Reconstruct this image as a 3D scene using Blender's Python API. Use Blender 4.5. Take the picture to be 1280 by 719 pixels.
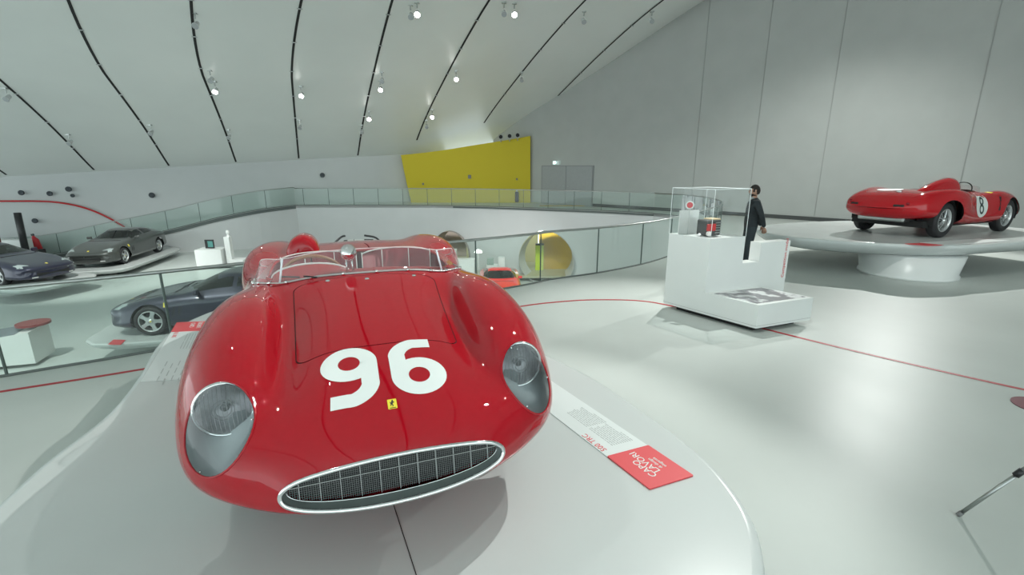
import bpy, bmesh, math, random
from math import sin, cos, pi, radians, sqrt, atan2
from mathutils import Vector, Matrix, Euler
from mathutils.bvhtree import BVHTree
random.seed(4)
for o in list(bpy.data.objects): bpy.data.objects.remove(o, do_unlink=True)
SC = bpy.context.scene
COL = SC.collection
V = Vector

# ------------------------------------------------------------------ camera
CAMH, PITCH, FPX = 2.1, radians(14.3), 590.0
cam = bpy.data.cameras.new('camera'); camo = bpy.data.objects.new('camera', cam); COL.objects.link(camo)
camo.location = (0, 0, CAMH); camo.rotation_euler = (pi/2 - PITCH, 0, 0)
cam.sensor_width = 36; cam.lens = FPX/1280*36; cam.clip_start = .05; cam.clip_end = 300
SC.camera = camo

# ------------------------------------------------------------------ world, exposure, large lights
W = bpy.data.worlds.new('world'); SC.world = W; W.use_nodes = True
W.node_tree.nodes['Background'].inputs[0].default_value = (.80, .92, .93, 1)
W.node_tree.nodes['Background'].inputs[1].default_value = 1.6
SC.view_settings.view_transform = 'Standard'; SC.view_settings.look = 'None'
SC.view_settings.exposure = 0.55; SC.view_settings.gamma = 1

def spot(loc, target, power, size=60, blend=.4, rad=.06, col=(1, .98, .93)):
    l = bpy.data.lights.new('spot_light', 'SPOT'); l.energy = power; l.spot_size = radians(size); l.spot_blend = blend
    l.shadow_soft_size = rad; l.color = col
    o = bpy.data.objects.new('spot_light', l); COL.objects.link(o); o.location = loc
    o.rotation_euler = (V(target)-V(loc)).to_track_quat('-Z', 'Y').to_euler(); return o
def area(loc, target, power, sx, sy, col=(1, 1, 1)):
    l = bpy.data.lights.new('area_light', 'AREA'); l.shape = 'RECTANGLE'; l.size = sx; l.size_y = sy; l.energy = power; l.color = col
    o = bpy.data.objects.new('area_light', l); COL.objects.link(o); o.location = loc
    o.rotation_euler = (V(target)-V(loc)).to_track_quat('-Z', 'Y').to_euler(); return o
LIT = (.97, 1, .96)
spot((3.2, 5.6, 6.6), (-.6, 2.6, .6), 820, 50, .5, .04, LIT)          # on the red car
spot((-3.4, 4.5, 6.8), (-.6, 2.9, .6), 120, 56, .7, .06, LIT)
spot((3.4, 8.8, 6.0), (1.9, 6.7, 0), 900, 46, .9, .06, LIT)          # on the display case
spot((13.0, 15.6, 7.0), (8.0, 9.2, 0), 2100, 66, .6, .05, LIT)        # on car number 8
spot((4.4, 4.6, 6.6), (8.6, 9.4, .9), 350, 30, .7, .06, LIT)
spot((3.5, 3.4, 6.8), (-2.5, 2.6, 0), 160, 60, .8, .05, LIT)
spot((1.2, 3.2, 6.9), (3.3, 6.7, .5), 420, 26, .8, .05, LIT)
spot((-9.5, 6.5, 5.5), (-8.5, 10.0, -1.6), 750, 60, .7, .05, LIT)      # lower hall
spot((-13.5, 13.0, 5.5), (-15.8, 17.8, -1.6), 1500, 50, .7, .05, LIT)
spot((-12, 17.0, 5), (-12.5, 19.5, -2.2), 600, 50, .8, .05, LIT)
spot((-9.5, 7.0, 5.2), (-11.8, 10.2, -2.2), 450, 45, .8, .05, LIT)
spot((.5, 17.0, 5), (-.8, 22.5, -3.4), 1500, 60, .8, .05, LIT)
spot((2.0, 13.0, 6.6), (3.0, 16, 0), 900, 110, .9, .08, LIT)  # from here on, wide fill spots added for bounce off the floors
spot((-3.0, 15.0, 6.2), (-4, 22, -2), 1100, 110, .9, .08, LIT)
spot((-9.5, 16.0, 5.4), (-10, 19, -2), 500, 90, .9, .08, LIT)
spot((-15.0, 18.0, 3.6), (-17, 22, -2), 350, 80, .9, .08, LIT)
spot((9.0, 14.0, 7.0), (11, 17, 1), 700, 110, .9, .08, LIT)

# ------------------------------------------------------------------ where a sight line meets a plane of the hall
def sight(px, py):
    f = V((0, cos(PITCH), -sin(PITCH))); u = V((0, sin(PITCH), cos(PITCH)))
    return f + V((1, 0, 0))*((px-640)/FPX) - u*((py-359.5)/FPX)
def atz(px, py, z):
    d = sight(px, py); return V((0, 0, CAMH)) + d*((z-CAMH)/d.z)
def aty(px, py, y):
    d = sight(px, py); return V((0, 0, CAMH)) + d*(y/d.y)

# ------------------------------------------------------------------ materials
MATS = {}
def nodes_of(name):
    m = bpy.data.materials.new(name); m.use_nodes = True; nt = m.node_tree
    return m, nt, nt.nodes['Principled BSDF']
def mat(name, col, rough=.5, metal=0, spec=.5, coat=0, noise=0, scale=8, bump=0, bscale=60, emit=0, coat_rough=.03):
    if name in MATS: return MATS[name]
    m, nt, b = nodes_of(name)
    b.inputs['Base Color'].default_value = (*col, 1); b.inputs['Roughness'].default_value = rough
    b.inputs['Metallic'].default_value = metal; b.inputs['Specular IOR Level'].default_value = spec
    b.inputs['Coat Weight'].default_value = coat; b.inputs['Coat Roughness'].default_value = coat_rough
    if noise:
        tc = nt.nodes.new('ShaderNodeTexCoord'); n = nt.nodes.new('ShaderNodeTexNoise'); n.inputs['Scale'].default_value = scale
        n.inputs['Detail'].default_value = 5
        nt.links.new(tc.outputs['Object'], n.inputs['Vector'])
        r = nt.nodes.new('ShaderNodeMapRange'); r.inputs[1].default_value = .3; r.inputs[2].default_value = .7
        r.inputs[3].default_value = 1-noise; r.inputs[4].default_value = 1+noise
        nt.links.new(n.outputs['Fac'], r.inputs[0])
        mx = nt.nodes.new('ShaderNodeVectorMath'); mx.operation = 'SCALE'; mx.inputs[0].default_value = col
        nt.links.new(r.outputs[0], mx.inputs['Scale']); nt.links.new(mx.outputs[0], b.inputs['Base Color'])
        mr = nt.nodes.new('ShaderNodeMath'); mr.operation = 'MULTIPLY'; mr.inputs[1].default_value = rough
        nt.links.new(r.outputs[0], mr.inputs[0]); nt.links.new(mr.outputs[0], b.inputs['Roughness'])
    if bump:
        tc = nt.nodes.new('ShaderNodeTexCoord'); n = nt.nodes.new('ShaderNodeTexNoise'); n.inputs['Scale'].default_value = bscale
        nt.links.new(tc.outputs['Object'], n.inputs['Vector'])
        bp = nt.nodes.new('ShaderNodeBump'); bp.inputs['Strength'].default_value = bump; bp.inputs['Distance'].default_value = .01
        nt.links.new(n.outputs['Fac'], bp.inputs['Height']); nt.links.new(bp.outputs[0], b.inputs['Normal'])
    if emit:
        b.inputs['Emission Color'].default_value = (*col, 1); b.inputs['Emission Strength'].default_value = emit
    MATS[name] = m; return m
def glass(name, tint, refl=.9, ior=1.45, rough=.0, haze=0):
    """a thin sheet: lets light through with a tint and mirrors by Fresnel"""
    if name in MATS: return MATS[name]
    m = bpy.data.materials.new(name); m.use_nodes = True; nt = m.node_tree; nt.nodes.clear()
    out = nt.nodes.new('ShaderNodeOutputMaterial'); t = nt.nodes.new('ShaderNodeBsdfTransparent'); g = nt.nodes.new('ShaderNodeBsdfGlossy')
    t.inputs[0].default_value = (*tint, 1); g.inputs['Roughness'].default_value = rough; g.inputs[0].default_value = (refl, refl, refl, 1)
    fr = nt.nodes.new('ShaderNodeFresnel'); fr.inputs[0].default_value = ior
    mx = nt.nodes.new('ShaderNodeMixShader')
    nt.links.new(fr.outputs[0], mx.inputs[0]); nt.links.new(t.outputs[0], mx.inputs[1]); nt.links.new(g.outputs[0], mx.inputs[2])
    last = mx
    if haze:
        d = nt.nodes.new('ShaderNodeBsdfDiffuse'); d.inputs[0].default_value = (.8, .86, .85, 1)
        m2 = nt.nodes.new('ShaderNodeMixShader'); m2.inputs[0].default_value = haze
        nt.links.new(mx.outputs[0], m2.inputs[1]); nt.links.new(d.outputs[0], m2.inputs[2]); last = m2
    nt.links.new(last.outputs[0], out.inputs[0]); MATS[name] = m; return m

RED = mat('racing_red', (.37, .004, .012), .5, 0, .0, 1, .03, 30, coat_rough=.01)
RED2 = mat('racing_red_light', (.43, .006, .012), .5, 0, .0, 1)
CHROME = mat('chrome', (.82, .83, .84), .08, 1)
STEEL = mat('brushed_steel', (.42, .44, .43), .35, 1, noise=.06)
BLACK = mat('black_rubber', (.018, .018, .02), .6)
DARK = mat('dark_cavity', (.012, .013, .013), .8)
SATIN = mat('satin_black', (.02, .02, .022), .35)
WHITEP = mat('white_number_paint', (.74, .78, .76), .4)
WHITE = mat('white_lacquer', (.74, .76, .745), .28, noise=.02, scale=2)
PLAT = mat('platform_gloss', (.57, .60, .59), .24, noise=.02, scale=1.5)
FLOOR = mat('floor_resin', (.53, .56, .535), .42, spec=.25, noise=.04, scale=.9, bump=.02, bscale=5)
FLOOR2 = mat('lower_floor_resin', (.55, .59, .57), .32, noise=.04, scale=.7)
WALLB = mat('wall_plaster', (.55, .57, .57), .75, noise=.02, scale=1)
WALLR = mat('wall_fabric', (.42, .435, .42), .8, noise=.03, scale=1.3, bump=.03, bscale=30)
CEIL = mat('stretched_ceiling', (.76, .79, .765), .34, noise=.02, scale=.5)
YELLOW = mat('yellow_wall_paint', (.56, .45, .015), .7, noise=.05, scale=40)
OCHRE = mat('ochre_wall_paint', (.52, .33, .02), .6, noise=.04)
LIME = mat('lime_post_paint', (.55, .70, .05), .5)
TAUPE = mat('taupe_wall_paint', (.36, .32, .29), .7, noise=.04)
LINE = mat('red_floor_line', (.42, .02, .03), .5)
LABELR = mat('red_print', (.70, .075, .085), .45)
LABELW = mat('white_print', (.70, .74, .73), .4)
LABELG = mat('grey_print', (.46, .49, .48), .5)
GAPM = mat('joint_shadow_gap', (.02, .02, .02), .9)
LEATHER = mat('maroon_leather', (.30, .03, .045), .5, bump=.1, bscale=80)
PIPING = mat('white_piping', (.75, .7, .68), .5)
WOOD = mat('wood_rim', (.35, .13, .05), .35, coat=.5)
GLASSG = glass('green_balustrade_glass', (.80, .90, .86), .9, 1.4, 0, .06)
GLASSC = glass('clear_acrylic', (.96, .98, .98), 1, 1.35)
GLASSL = glass('lamp_cover_acrylic', (.93, .96, .97), 1, 1.42)
GLASSS = glass('windscreen_acrylic', (.90, .93, .93), 1, 1.6, 0, .07)
GLASST = glass('tinted_car_glass', (.22, .30, .28), 1, 1.6)
RUBGREY = mat('silver_wheel', (.62, .64, .64), .3, .8)
TITAN = mat('titanium_grey_paint', (.075, .08, .075), .3, .5, coat=1)
NAVY = mat('navy_paint', (.012, .013, .038), .35, .3, coat=1)
SILVERP = mat('silver_paint', (.5, .52, .52), .3, .6, coat=1)
YEL = mat('badge_yellow', (.85, .70, .05), .4)
GLOW = mat('lamp_lens_lit', (1, .98, .92), .5, emit=35)
SKIN = mat('skin', (.42, .24, .17), .55); HAIR = mat('dark_hair', (.02, .015, .012), .7)
JACKET = mat('dark_jacket', (.022, .028, .032), .8, noise=.2, scale=20); JEANS = mat('dark_trousers', (.03, .04, .045), .85, noise=.2, scale=20)

# ------------------------------------------------------------------ builders
def link(name, me, m, parent=None, loc=None, smooth=False):
    o = bpy.data.objects.new(name, me); COL.objects.link(o)
    if m is not None:
        me.materials.clear()
        for k in (m if isinstance(m, (list, tuple)) else [m]): me.materials.append(k)
    if smooth: me.polygons.foreach_set('use_smooth', [True]*len(me.polygons))
    if parent: o.parent = parent
    if loc is not None: o.location = loc
    return o
def obj(name, bm, m, parent=None, smooth=False, loc=None, recalc=True):
    if recalc: bmesh.ops.recalc_face_normals(bm, faces=bm.faces)
    me = bpy.data.meshes.new(name); bm.to_mesh(me); bm.free()
    return link(name, me, m, parent, loc, smooth)
def tag(o, label, cat, group=None):
    o['label'] = label; o['category'] = cat
    if group: o['group'] = group
    return o
def thing(name, label, cat, loc=(0, 0, 0), rz=0, group=None):
    o = bpy.data.objects.new(name, None); COL.objects.link(o); o.location = loc; o.rotation_euler = (0, 0, rz)
    o.empty_display_size = .2
    return tag(o, label, cat, group)
def struct(o): o['kind'] = 'structure'; return o
def box(bm, c, s, rot=None, bev=0):
    r = bmesh.ops.create_cube(bm, size=1); vs = r['verts']
    M = Matrix.Translation(V(c)) @ (rot.to_4x4() if rot else Matrix()) @ Matrix.Diagonal((*s, 1))
    bmesh.ops.transform(bm, matrix=M, verts=vs)
    if bev:
        es = list({e for v in vs for e in v.link_edges}); bmesh.ops.bevel(bm, geom=es, offset=bev, segments=2, affect='EDGES', profile=.5)
def newbox(c, s, rot=None, bev=0):
    bm = bmesh.new(); box(bm, c, s, rot, bev); return bm
def catmull(pts, n, closed=False):
    P = [V(p) for p in pts]; out = []; N = len(P)
    segs = N if closed else N-1
    for i in range(segs):
        p0 = P[(i-1) % N] if closed or i > 0 else P[0]*2-P[1]
        p1 = P[i]; p2 = P[(i+1) % N]
        p3 = P[(i+2) % N] if closed or i+2 < N else P[-1]*2-P[-2]
        for k in range(n):
            t = k/n; out.append(.5*((2*p1)+(p2-p0)*t+(2*p0-5*p1+4*p2-p3)*t*t+(3*p1-p0-3*p2+p3)*t**3))
    if not closed: out.append(P[-1])
    return out
def tube(bm, pts, r, n=8, closed=False, cap=True):
    P = [V(p) for p in pts]; N = len(P); rings = []
    up = V((0, 0, 1)); prev = None
    for i, p in enumerate(P):
        a = P[(i-1) % N] if closed or i else P[0]; b = P[(i+1) % N] if closed or i+1 < N else P[-1]
        t = (b-a).normalized()
        if prev is None:
            x = t.cross(up)
            if x.length < .05: x = t.cross(V((1, 0, 0)))
        else: x = prev - t*prev.dot(t)
        x.normalize(); prev = x; y = t.cross(x); rr = r[i] if isinstance(r, (list, tuple)) else r
        rings.append([bm.verts.new(p+x*(cos(2*pi*k/n)*rr)+y*(sin(2*pi*k/n)*rr)) for k in range(n)])
    for i in range(N if closed else N-1):
        A = rings[i]; B = rings[(i+1) % N]
        for k in range(n): bm.faces.new((A[k], A[(k+1) % n], B[(k+1) % n], B[k]))
    if cap and not closed: bm.faces.new(rings[0][::-1]); bm.faces.new(rings[-1])
def lathe(bm, prof, n=24, M=Matrix(), caps=True):
    """profile of (radius, height) round local z"""
    rings = []
    for r, h in prof: rings.append([bm.verts.new(M @ V((cos(2*pi*k/n)*r, sin(2*pi*k/n)*r, h))) for k in range(n)])
    for A, B in zip(rings, rings[1:]):
        for k in range(n): bm.faces.new((A[k], A[(k+1) % n], B[(k+1) % n], B[k]))
    if caps:
        bm.faces.new(rings[0][::-1]); bm.faces.new(rings[-1])
def frame(z, x=None):
    z = V(z).normalized(); x = V(x) if x else (V((0, 0, 1)).cross(z) if abs(z.z) < .95 else V((1, 0, 0)))
    x = (x - z*x.dot(z)).normalized(); y = z.cross(x); return Matrix((x, y, z)).transposed()
def prism(bm, pts, z0, z1):
    a = [bm.verts.new((p[0], p[1], z0)) for p in pts]; b = [bm.verts.new((p[0], p[1], z1)) for p in pts]; n = len(pts)
    for i in range(n): bm.faces.new((a[i], a[(i+1) % n], b[(i+1) % n], b[i]))
    bm.faces.new(b); bm.faces.new(a[::-1])
def strip3(bm, A, B):
    a = [bm.verts.new(p) for p in A]; b = [bm.verts.new(p) for p in B]
    for i in range(len(a)-1): bm.faces.new((a[i], a[i+1], b[i+1], b[i]))
def flat_path(pts, w, z, th=.002):
    """a strip of width w that follows a path on a level plane"""
    bm = bmesh.new(); L = []; R = []
    for i, p in enumerate(pts):
        t = (V(pts[min(i+1, len(pts)-1)])-V(pts[max(i-1, 0)])); n = V((-t.y, t.x, 0)).normalized()*w/2
        L.append(V((p[0], p[1], z))+n); R.append(V((p[0], p[1], z))-n)
    strip3(bm, L, R)
    r = bmesh.ops.extrude_face_region(bm, geom=bm.faces[:]); bmesh.ops.translate(bm, verts=[v for v in r['geom'] if isinstance(v, bmesh.types.BMVert)], vec=(0, 0, -th))
    return bm
def text_mesh(s, size, name='lettering'):
    c = bpy.data.curves.new(name, 'FONT'); c.body = s; c.size = size; c.extrude = .0006; c.resolution_u = 2
    o = bpy.data.objects.new(name, c); COL.objects.link(o)
    me = bpy.data.meshes.new_from_object(o.evaluated_get(bpy.context.evaluated_depsgraph_get()))
    bpy.data.objects.remove(o, do_unlink=True); return me
def lettering(s, size, m, parent, mtx, name='lettering'):
    me = text_mesh(s, size, name); me.transform(mtx); return link(name, me, m, parent)

# bicubic surface through a net of points, split into named parts
def fit_net(net):
    R, C = len(net), len(net[0]); D = 3
    def g(a, i, j):
        i = min(max(i, 0), R-1); j = min(max(j, 0), C-1); return a[i][j]
    def smooth(a):
        b = [[None]*C for _ in range(R)]
        for i in range(R):
            for j in range(C):
                lf = g(a, i, j-1) if j > 0 else V((-a[i][1].x, a[i][1].y, a[i][1].z)); rt = g(a, i, j+1) if j < C-1 else V((-a[i][C-2].x, a[i][C-2].y, a[i][C-2].z))
                b[i][j] = (lf + a[i][j]*4 + rt)/6
        c = [[None]*C for _ in range(R)]
        for i in range(R):
            for j in range(C):
                up = b[i-1][j] if i > 0 else b[0][j]*2-b[1][j]; dn = b[i+1][j] if i < R-1 else b[R-1][j]*2-b[R-2][j]
                c[i][j] = (up+b[i][j]*4+dn)/6
        return c
    P = [[V(p) for p in r] for r in net]; Cc = [[p.copy() for p in r] for r in P]
    for _ in range(2):
        S = smooth(Cc)
        for i in range(R):
            for j in range(C): Cc[i][j] = Cc[i][j] + (P[i][j]-S[i][j])*.85
    return Cc
def bs(t): return ((1-t)**3/6, (3*t**3-6*t*t+4)/6, (-3*t**3+3*t*t+3*t+1)/6, t**3/6)
def surf(net, nr, nc):
    """returns grid of points [row][col] over the half body (x>=0)"""
    C = fit_net(net); R, K = len(C), len(C[0])
    def cp(i, j):
        if i < 0: return cp(0, j)*2-cp(1, j)
        if i >= R: return cp(R-1, j)*2-cp(R-2, j)
        if j < 0: q = cp(i, -j); return V((-q.x, q.y, q.z))
        if j >= K: q = cp(i, 2*K-2-j); return V((-q.x, q.y, q.z))
        return C[i][j]
    grid = []
    for a in range((R-1)*nr+1):
        i, t = divmod(a, nr)
        if i == R-1: i, t = R-2, nr
        wt = bs(t/nr); row = []
        colp = {j: sum((cp(i-1+k, j)*wt[k] for k in range(4)), V((0, 0, 0))) for j in range(-1, K+1)}
        for b in range((K-1)*nc+1):
            j, s = divmod(b, nc)
            if j == K-1: j, s = K-2, nc
            ws = bs(s/nc); row.append(sum((colp[j-1+k]*ws[k] for k in range(4)), V((0, 0, 0))))
        row[0].x = 0; row[-1].x = 0
        grid.append(row)
    return grid
def body_bm(grid, nr, nc, classify=None):
    """full mirrored shell; classify(row, col, side) gives a part name per face, returns {part: bmesh}"""
    out = {}
    vmap = {}
    for side in (1, -1):
        for a in range(len(grid)-1):
            for b in range(len(grid[0])-1):
                key = classify((a+.5)/nr, (b+.5)/nc, side) if classify else 'body'
                if key is None: continue
                bm = out.setdefault(key, bmesh.new()); vm = vmap.setdefault(key, {})
                vs = []
                for (i, j) in ((a, b), (a, b+1), (a+1, b+1), (a+1, b)):
                    p = grid[i][j]; k = (i, j, side if abs(p.x) > 1e-6 else 0)
                    if k not in vm: vm[k] = bm.verts.new((p.x*side, p.y, p.z))
                    if vm[k] not in vs: vs.append(vm[k])
                if len(vs) > 2:
                    if side < 0: vs = vs[::-1]
                    try: bm.faces.new(vs)
                    except ValueError: pass
    return out
def clip_region(bm, poly, n, c, ux, uy, near):
    """cuts bm along a convex outline (poly in ux,uy about c, seen along n) and returns the faces inside"""
    n = V(n).normalized(); ux = V(ux); uy = V(uy); c = V(c)
    cand = [f for f in bm.faces if near(f.calc_center_median(), f)]
    P = [c+ux*p[0]+uy*p[1] for p in poly]; cen = sum(P, V((0, 0, 0)))/len(P)
    for i in range(len(P)):
        a, b = P[i], P[(i+1) % len(P)]; pn = (b-a).cross(n).normalized()
        if (cen-a).dot(pn) > 0: pn = -pn
        geom = list({v for f in cand for v in f.verts})+list({e for f in cand for e in f.edges})+cand
        r = bmesh.ops.bisect_plane(bm, geom=geom, dist=1e-6, plane_co=a, plane_no=pn)
        fs = {g for g in r['geom'] if isinstance(g, bmesh.types.BMFace) and g.is_valid} | {f for f in cand if f.is_valid}
        cand = [f for f in fs if (f.calc_center_median()-a).dot(pn) <= 0]
    return cand
def take(bm, faces, remove=True):
    nb = bmesh.new(); vm = {}
    for f in faces:
        vs = []
        for v in f.verts:
            if v not in vm: vm[v] = nb.verts.new(v.co)
            vs.append(vm[v])
        nb.faces.new(vs)
    if remove: bmesh.ops.delete(bm, geom=faces, context='FACES')
    return nb
def ellipse(rx, ry, n=32): return [(cos(2*pi*k/n)*rx, sin(2*pi*k/n)*ry) for k in range(n)]
def rrect(x0, y0, x1, y1, r, n=4):
    out = []
    for cx, cy, a in ((x1-r, y1-r, 0), (x0+r, y1-r, 90), (x0+r, y0+r, 180), (x1-r, y0+r, 270)):
        for k in range(n+1): t = radians(a+90*k/n); out.append((cx+cos(t)*r, cy+sin(t)*r))
    return out
def project(bvh, pts, n, lift=.001, far=1.5):
    """lays 3D points on a body along direction n"""
    n = V(n).normalized(); out = []; last = None
    for p in pts:
        h = bvh.ray_cast(V(p)-n*far, n)
        if h[0] is not None: q = h[0]-n*lift; last = q-V(p)
        else: q = V(p)+(last or V((0, 0, 0)))
        out.append(q)
    return out
def ribbon_on(bvh, path, w, fr, n, lift=.0012, across=4, closed=False):
    """paint stroke: path of 2D points in frame fr=(origin,ux,uy), laid on a body along n"""
    o, ux, uy = map(V, fr); bm = bmesh.new(); rows = []
    N = len(path)
    for i, p in enumerate(path):
        a = path[(i-1) % N] if closed or i else path[0]; b = path[(i+1) % N] if closed or i+1 < N else path[-1]
        t = V((b[0]-a[0], b[1]-a[1])).normalized(); m = V((-t.y, t.x)); ww = w[i] if isinstance(w, list) else w
        row = [o+ux*(p[0]+m.x*ww*(k/across-.5))+uy*(p[1]+m.y*ww*(k/across-.5)) for k in range(across+1)]
        rows.append([bm.verts.new(q) for q in project(bvh, row, n, lift)])
    for i in range(N if closed else N-1):
        A, B = rows[i], rows[(i+1) % N]
        for k in range(across): bm.faces.new((A[k], A[k+1], B[k+1], B[k]))
    return bm
def patch_on(bvh, poly, fr, n, lift=.001, rings=3):
    """filled convex patch laid on a body"""
    o, ux, uy = map(V, fr); bm = bmesh.new(); cx = sum(p[0] for p in poly)/len(poly); cy = sum(p[1] for p in poly)/len(poly)
    c = bm.verts.new(project(bvh, [o+ux*cx+uy*cy], n, lift)[0]); prev = None
    for r in range(1, rings+1):
        k = r/rings; cur = [bm.verts.new(q) for q in project(bvh, [o+ux*(cx+(p[0]-cx)*k)+uy*(cy+(p[1]-cy)*k) for p in poly], n, lift)]
        for i in range(len(poly)):
            j = (i+1) % len(poly)
            if prev is None: bm.faces.new((c, cur[i], cur[j]))
            else: bm.faces.new((prev[i], cur[i], cur[j], prev[j]))
        prev = cur
    return bm

# ------------------------------------------------------------------ the hall
AZ = radians(-24); DV = V((sin(AZ), cos(AZ), 0)); EV = V((cos(AZ), -sin(AZ), 0))
def st(s, t, z=0): return DV*s+EV*t+V((0, 0, z))
SA = [(-14, 6.4), (-6, 7.7), (2, 8.1), (8, 8.4), (11.5, 8.2), (16.1, 7.6), (19.55, 6.72), (23, 5.6), (26.45, 4.4), (28.4, 3.55), (29.9, 2.75), (31.5, 1.9)]
def lerp_tab(T, x):
    if x <= T[0][0]: return T[0][1]
    for (a, b), (c, d) in zip(T, T[1:]):
        if x <= c: return b+(d-b)*(x-a)/(c-a)
    return T[-1][1]
def smooth_tab(T, x): return sum(lerp_tab(T, x+d)*w for d, w in ((-1.6, .2), (-.8, .2), (0, .2), (.8, .2), (1.6, .2)))
def ceil_z(s, t):
    k = min(max((s-19)/5, 0), 1); g = .055+.005*k
    z = smooth_tab(SA, s)+g*min(t, 24) if t > 0 else smooth_tab(SA, s)+max(t, -14)*(.036 if s < 22 else .036+.03*min((s-22)/6, 1))
    if t > 7: z += .028*min(t-7, 9)*(1-.5*k)
    if t > 13.8: z += .10*(min(t, 26)-13.8)**1.7
    return z
def ceil_pt(s, t, d=0): return st(s, t, ceil_z(s, t)-d)
bm = bmesh.new(); rows = []
for i in range(58):
    s = -14+i*.8; rows.append([bm.verts.new(ceil_pt(s, -26+j*1.0)) for j in range(57)])
for A, B in zip(rows, rows[1:]):
    for a, b, c, d in zip(A, A[1:], B[1:], B): bm.faces.new((a, b, c, d))
r = bmesh.ops.extrude_face_region(bm, geom=bm.faces[:]); bmesh.ops.translate(bm, verts=[v for v in r['geom'] if isinstance(v, bmesh.types.BMVert)], vec=(0, 0, .3))
ceiling = struct(obj('ceiling', bm, CEIL, smooth=True))
# dark lighting slots that follow the vault
slots = [-15.6, -12.35, -9.07, -5.96, -2.9, .24, 3.47, 6.72, 10.4, 13.75, 17.1, 20.5]
BEND = {-9.07: -.04, -5.96: .065, -2.9: .055, .24: .04}
def slot_shift(t, s): return BEND.get(t, 0)*min(max(23-s, 0), 7)**1.5
for k, t in enumerate(slots):
    send = 30.3 if t < 6 else (28.9 if t < 9 else (27.4 if t < 12 else (24.6 if t < 15 else 19-(t-17)*1.2)))
    bm = bmesh.new(); n = 56; L = []; R = []
    for i in range(n+1):
        s = -8+(send+8)*i/n; q_ = slot_shift(t, s); L.append(ceil_pt(s, t+q_-.042, .012)); R.append(ceil_pt(s, t+q_+.042, .012))
    strip3(bm, L, R)
    o = struct(obj('trim_%d' % (k+1), bm, GAPM, smooth=True))
    bm = bmesh.new()
    for s in range(-4, int(send), 2): box(bm, ceil_pt(s+.3, t+slot_shift(t, s+.3), .018), (.16, .05, .02), Matrix.Rotation(-AZ, 3, 'Z'))
    f = obj('track_bracket', bm, STEEL, o); f['kind'] = 'stuff'
def ceil_hit(px, py):
    d = sight(px, py); o = V((0, 0, CAMH)); k = 4
    while k < 45:
        p = o+d*k; s = p.dot(DV); t = p.dot(EV)
        if p.z >= ceil_z(s, t): return p
        k += .05
    return p

# boundary of the upper floor, edge of the drop
EDGE_FRONT = [(-12, .0), (-8.4, 2.4), (-5.28, 4.48), (-4.22, 5.18), (-1.5, 7.2), (.15, 8.33), (.74, 8.83), (1.56, 9.3), (2.25, 9.78), (3.15, 10.56), (4.3, 11.9), (5.56, 13.63), (6.8, 15.5), (7.55, 17.4), (7.8, 19.2), (7.5, 21.0)]
EDGE_REAR = [(6.6, 22.2), (4.6, 23.5), (2.46, 24.5), (0.3, 25.5), (-1.8, 26.3), (-3.8, 26.8), (-5.9, 27.0), (-9, 27.1), (-12.2, 27.0)]
ef = catmull([(*p, 0) for p in EDGE_FRONT], 4); er = catmull([(*p, 0) for p in EDGE_REAR], 4)
edge = ef+er
WALL_R = [(2.45, 28.2), (10.85, 20.45), (15.96, 14.65), (19.5, 9.0), (22, 3.0), (23, -6)]
poly = [(p.x, p.y) for p in edge]+[(-13.5, 32), (1.3, 31), (3.4, 29.2), (12, 21.6), (17.2, 15.5), (21, 9.5), (23.6, 3), (24.5, -8), (-16, -8), (-16, 0)]
bm = bmesh.new(); vs = [bm.verts.new((*p, 0)) for p in poly]; f = bm.faces.new(vs)
bmesh.ops.triangulate(bm, faces=[f]); 
lo = bmesh.ops.extrude_face_region(bm, geom=bm.faces[:]); bmesh.ops.translate(bm, verts=[v for v in lo['geom'] if isinstance(v, bmesh.types.BMVert)], vec=(0, 0, -.12))
floor = struct(obj('floor', bm, FLOOR))
# lower floor falls gently to the right
def low_z(x):
    k = min(max((x+9)/7, 0), 1); k = k*k*(3-2*k); return -2.2-1.7*k
bm = bmesh.new(); rows = [[bm.verts.new((x, y, low_z(x))) for x in range(-34, 14)] for y in range(0, 38, 2)]
for A, B in zip(rows, rows[1:]):
    for a, b, c, d in zip(A, A[1:], B[1:], B): bm.faces.new((a, b, c, d))
struct(obj('floor', bm, FLOOR2, smooth=True))
bm = bmesh.new(); strip3(bm, [V((p.x, p.y, -.12)) for p in ef[:-30]], [V((p.x, p.y, -4.0)) for p in ef[:-30]]); struct(obj('wall_front', bm, WALLB, smooth=True))

def wall(name, line, zb, zt, m, th=.25, side=1, seg=1):
    """upright wall along a line; zt may be a function of the point"""
    bm = bmesh.new(); A = []; B = []; C = []; D = []
    for i, p in enumerate(line):
        a = line[max(i-1, 0)]; b = line[min(i+1, len(line)-1)]; n = V((-(b[1]-a[1]), b[0]-a[0], 0)).normalized()*th*side
        top = zt(p[0], p[1]) if callable(zt) else zt; bot = zb(p[0], p[1]) if callable(zb) else zb
        A.append(V((p[0], p[1], bot))); B.append(V((p[0], p[1], top))); C.append(A[-1]+n); D.append(B[-1]+n)
    va, vb, vc, vd = [[bm.verts.new(q) for q in L] for L in (A, B, C, D)]
    for i in range(len(line)-1):
        for P, Q in ((va, vb), (vc, vd), (vb, vd), (va, vc)): bm.faces.new((P[i], P[i+1], Q[i+1], Q[i]))
    for i in (0, -1): bm.faces.new((va[i], vb[i], vd[i], vc[i]))
    return obj(name, bm, m)
# back wall under the low end of the vault
bw = [tuple(st(30.5, t)[:2]) for t in (-26, -18, -10, -2, 6, 9)]
def cz(x, y): p = V((x, y, 0)); return ceil_z(p.dot(DV), p.dot(EV))+.15
struct(wall('wall_back', bw, -3.8, cz, WALLB))
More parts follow.
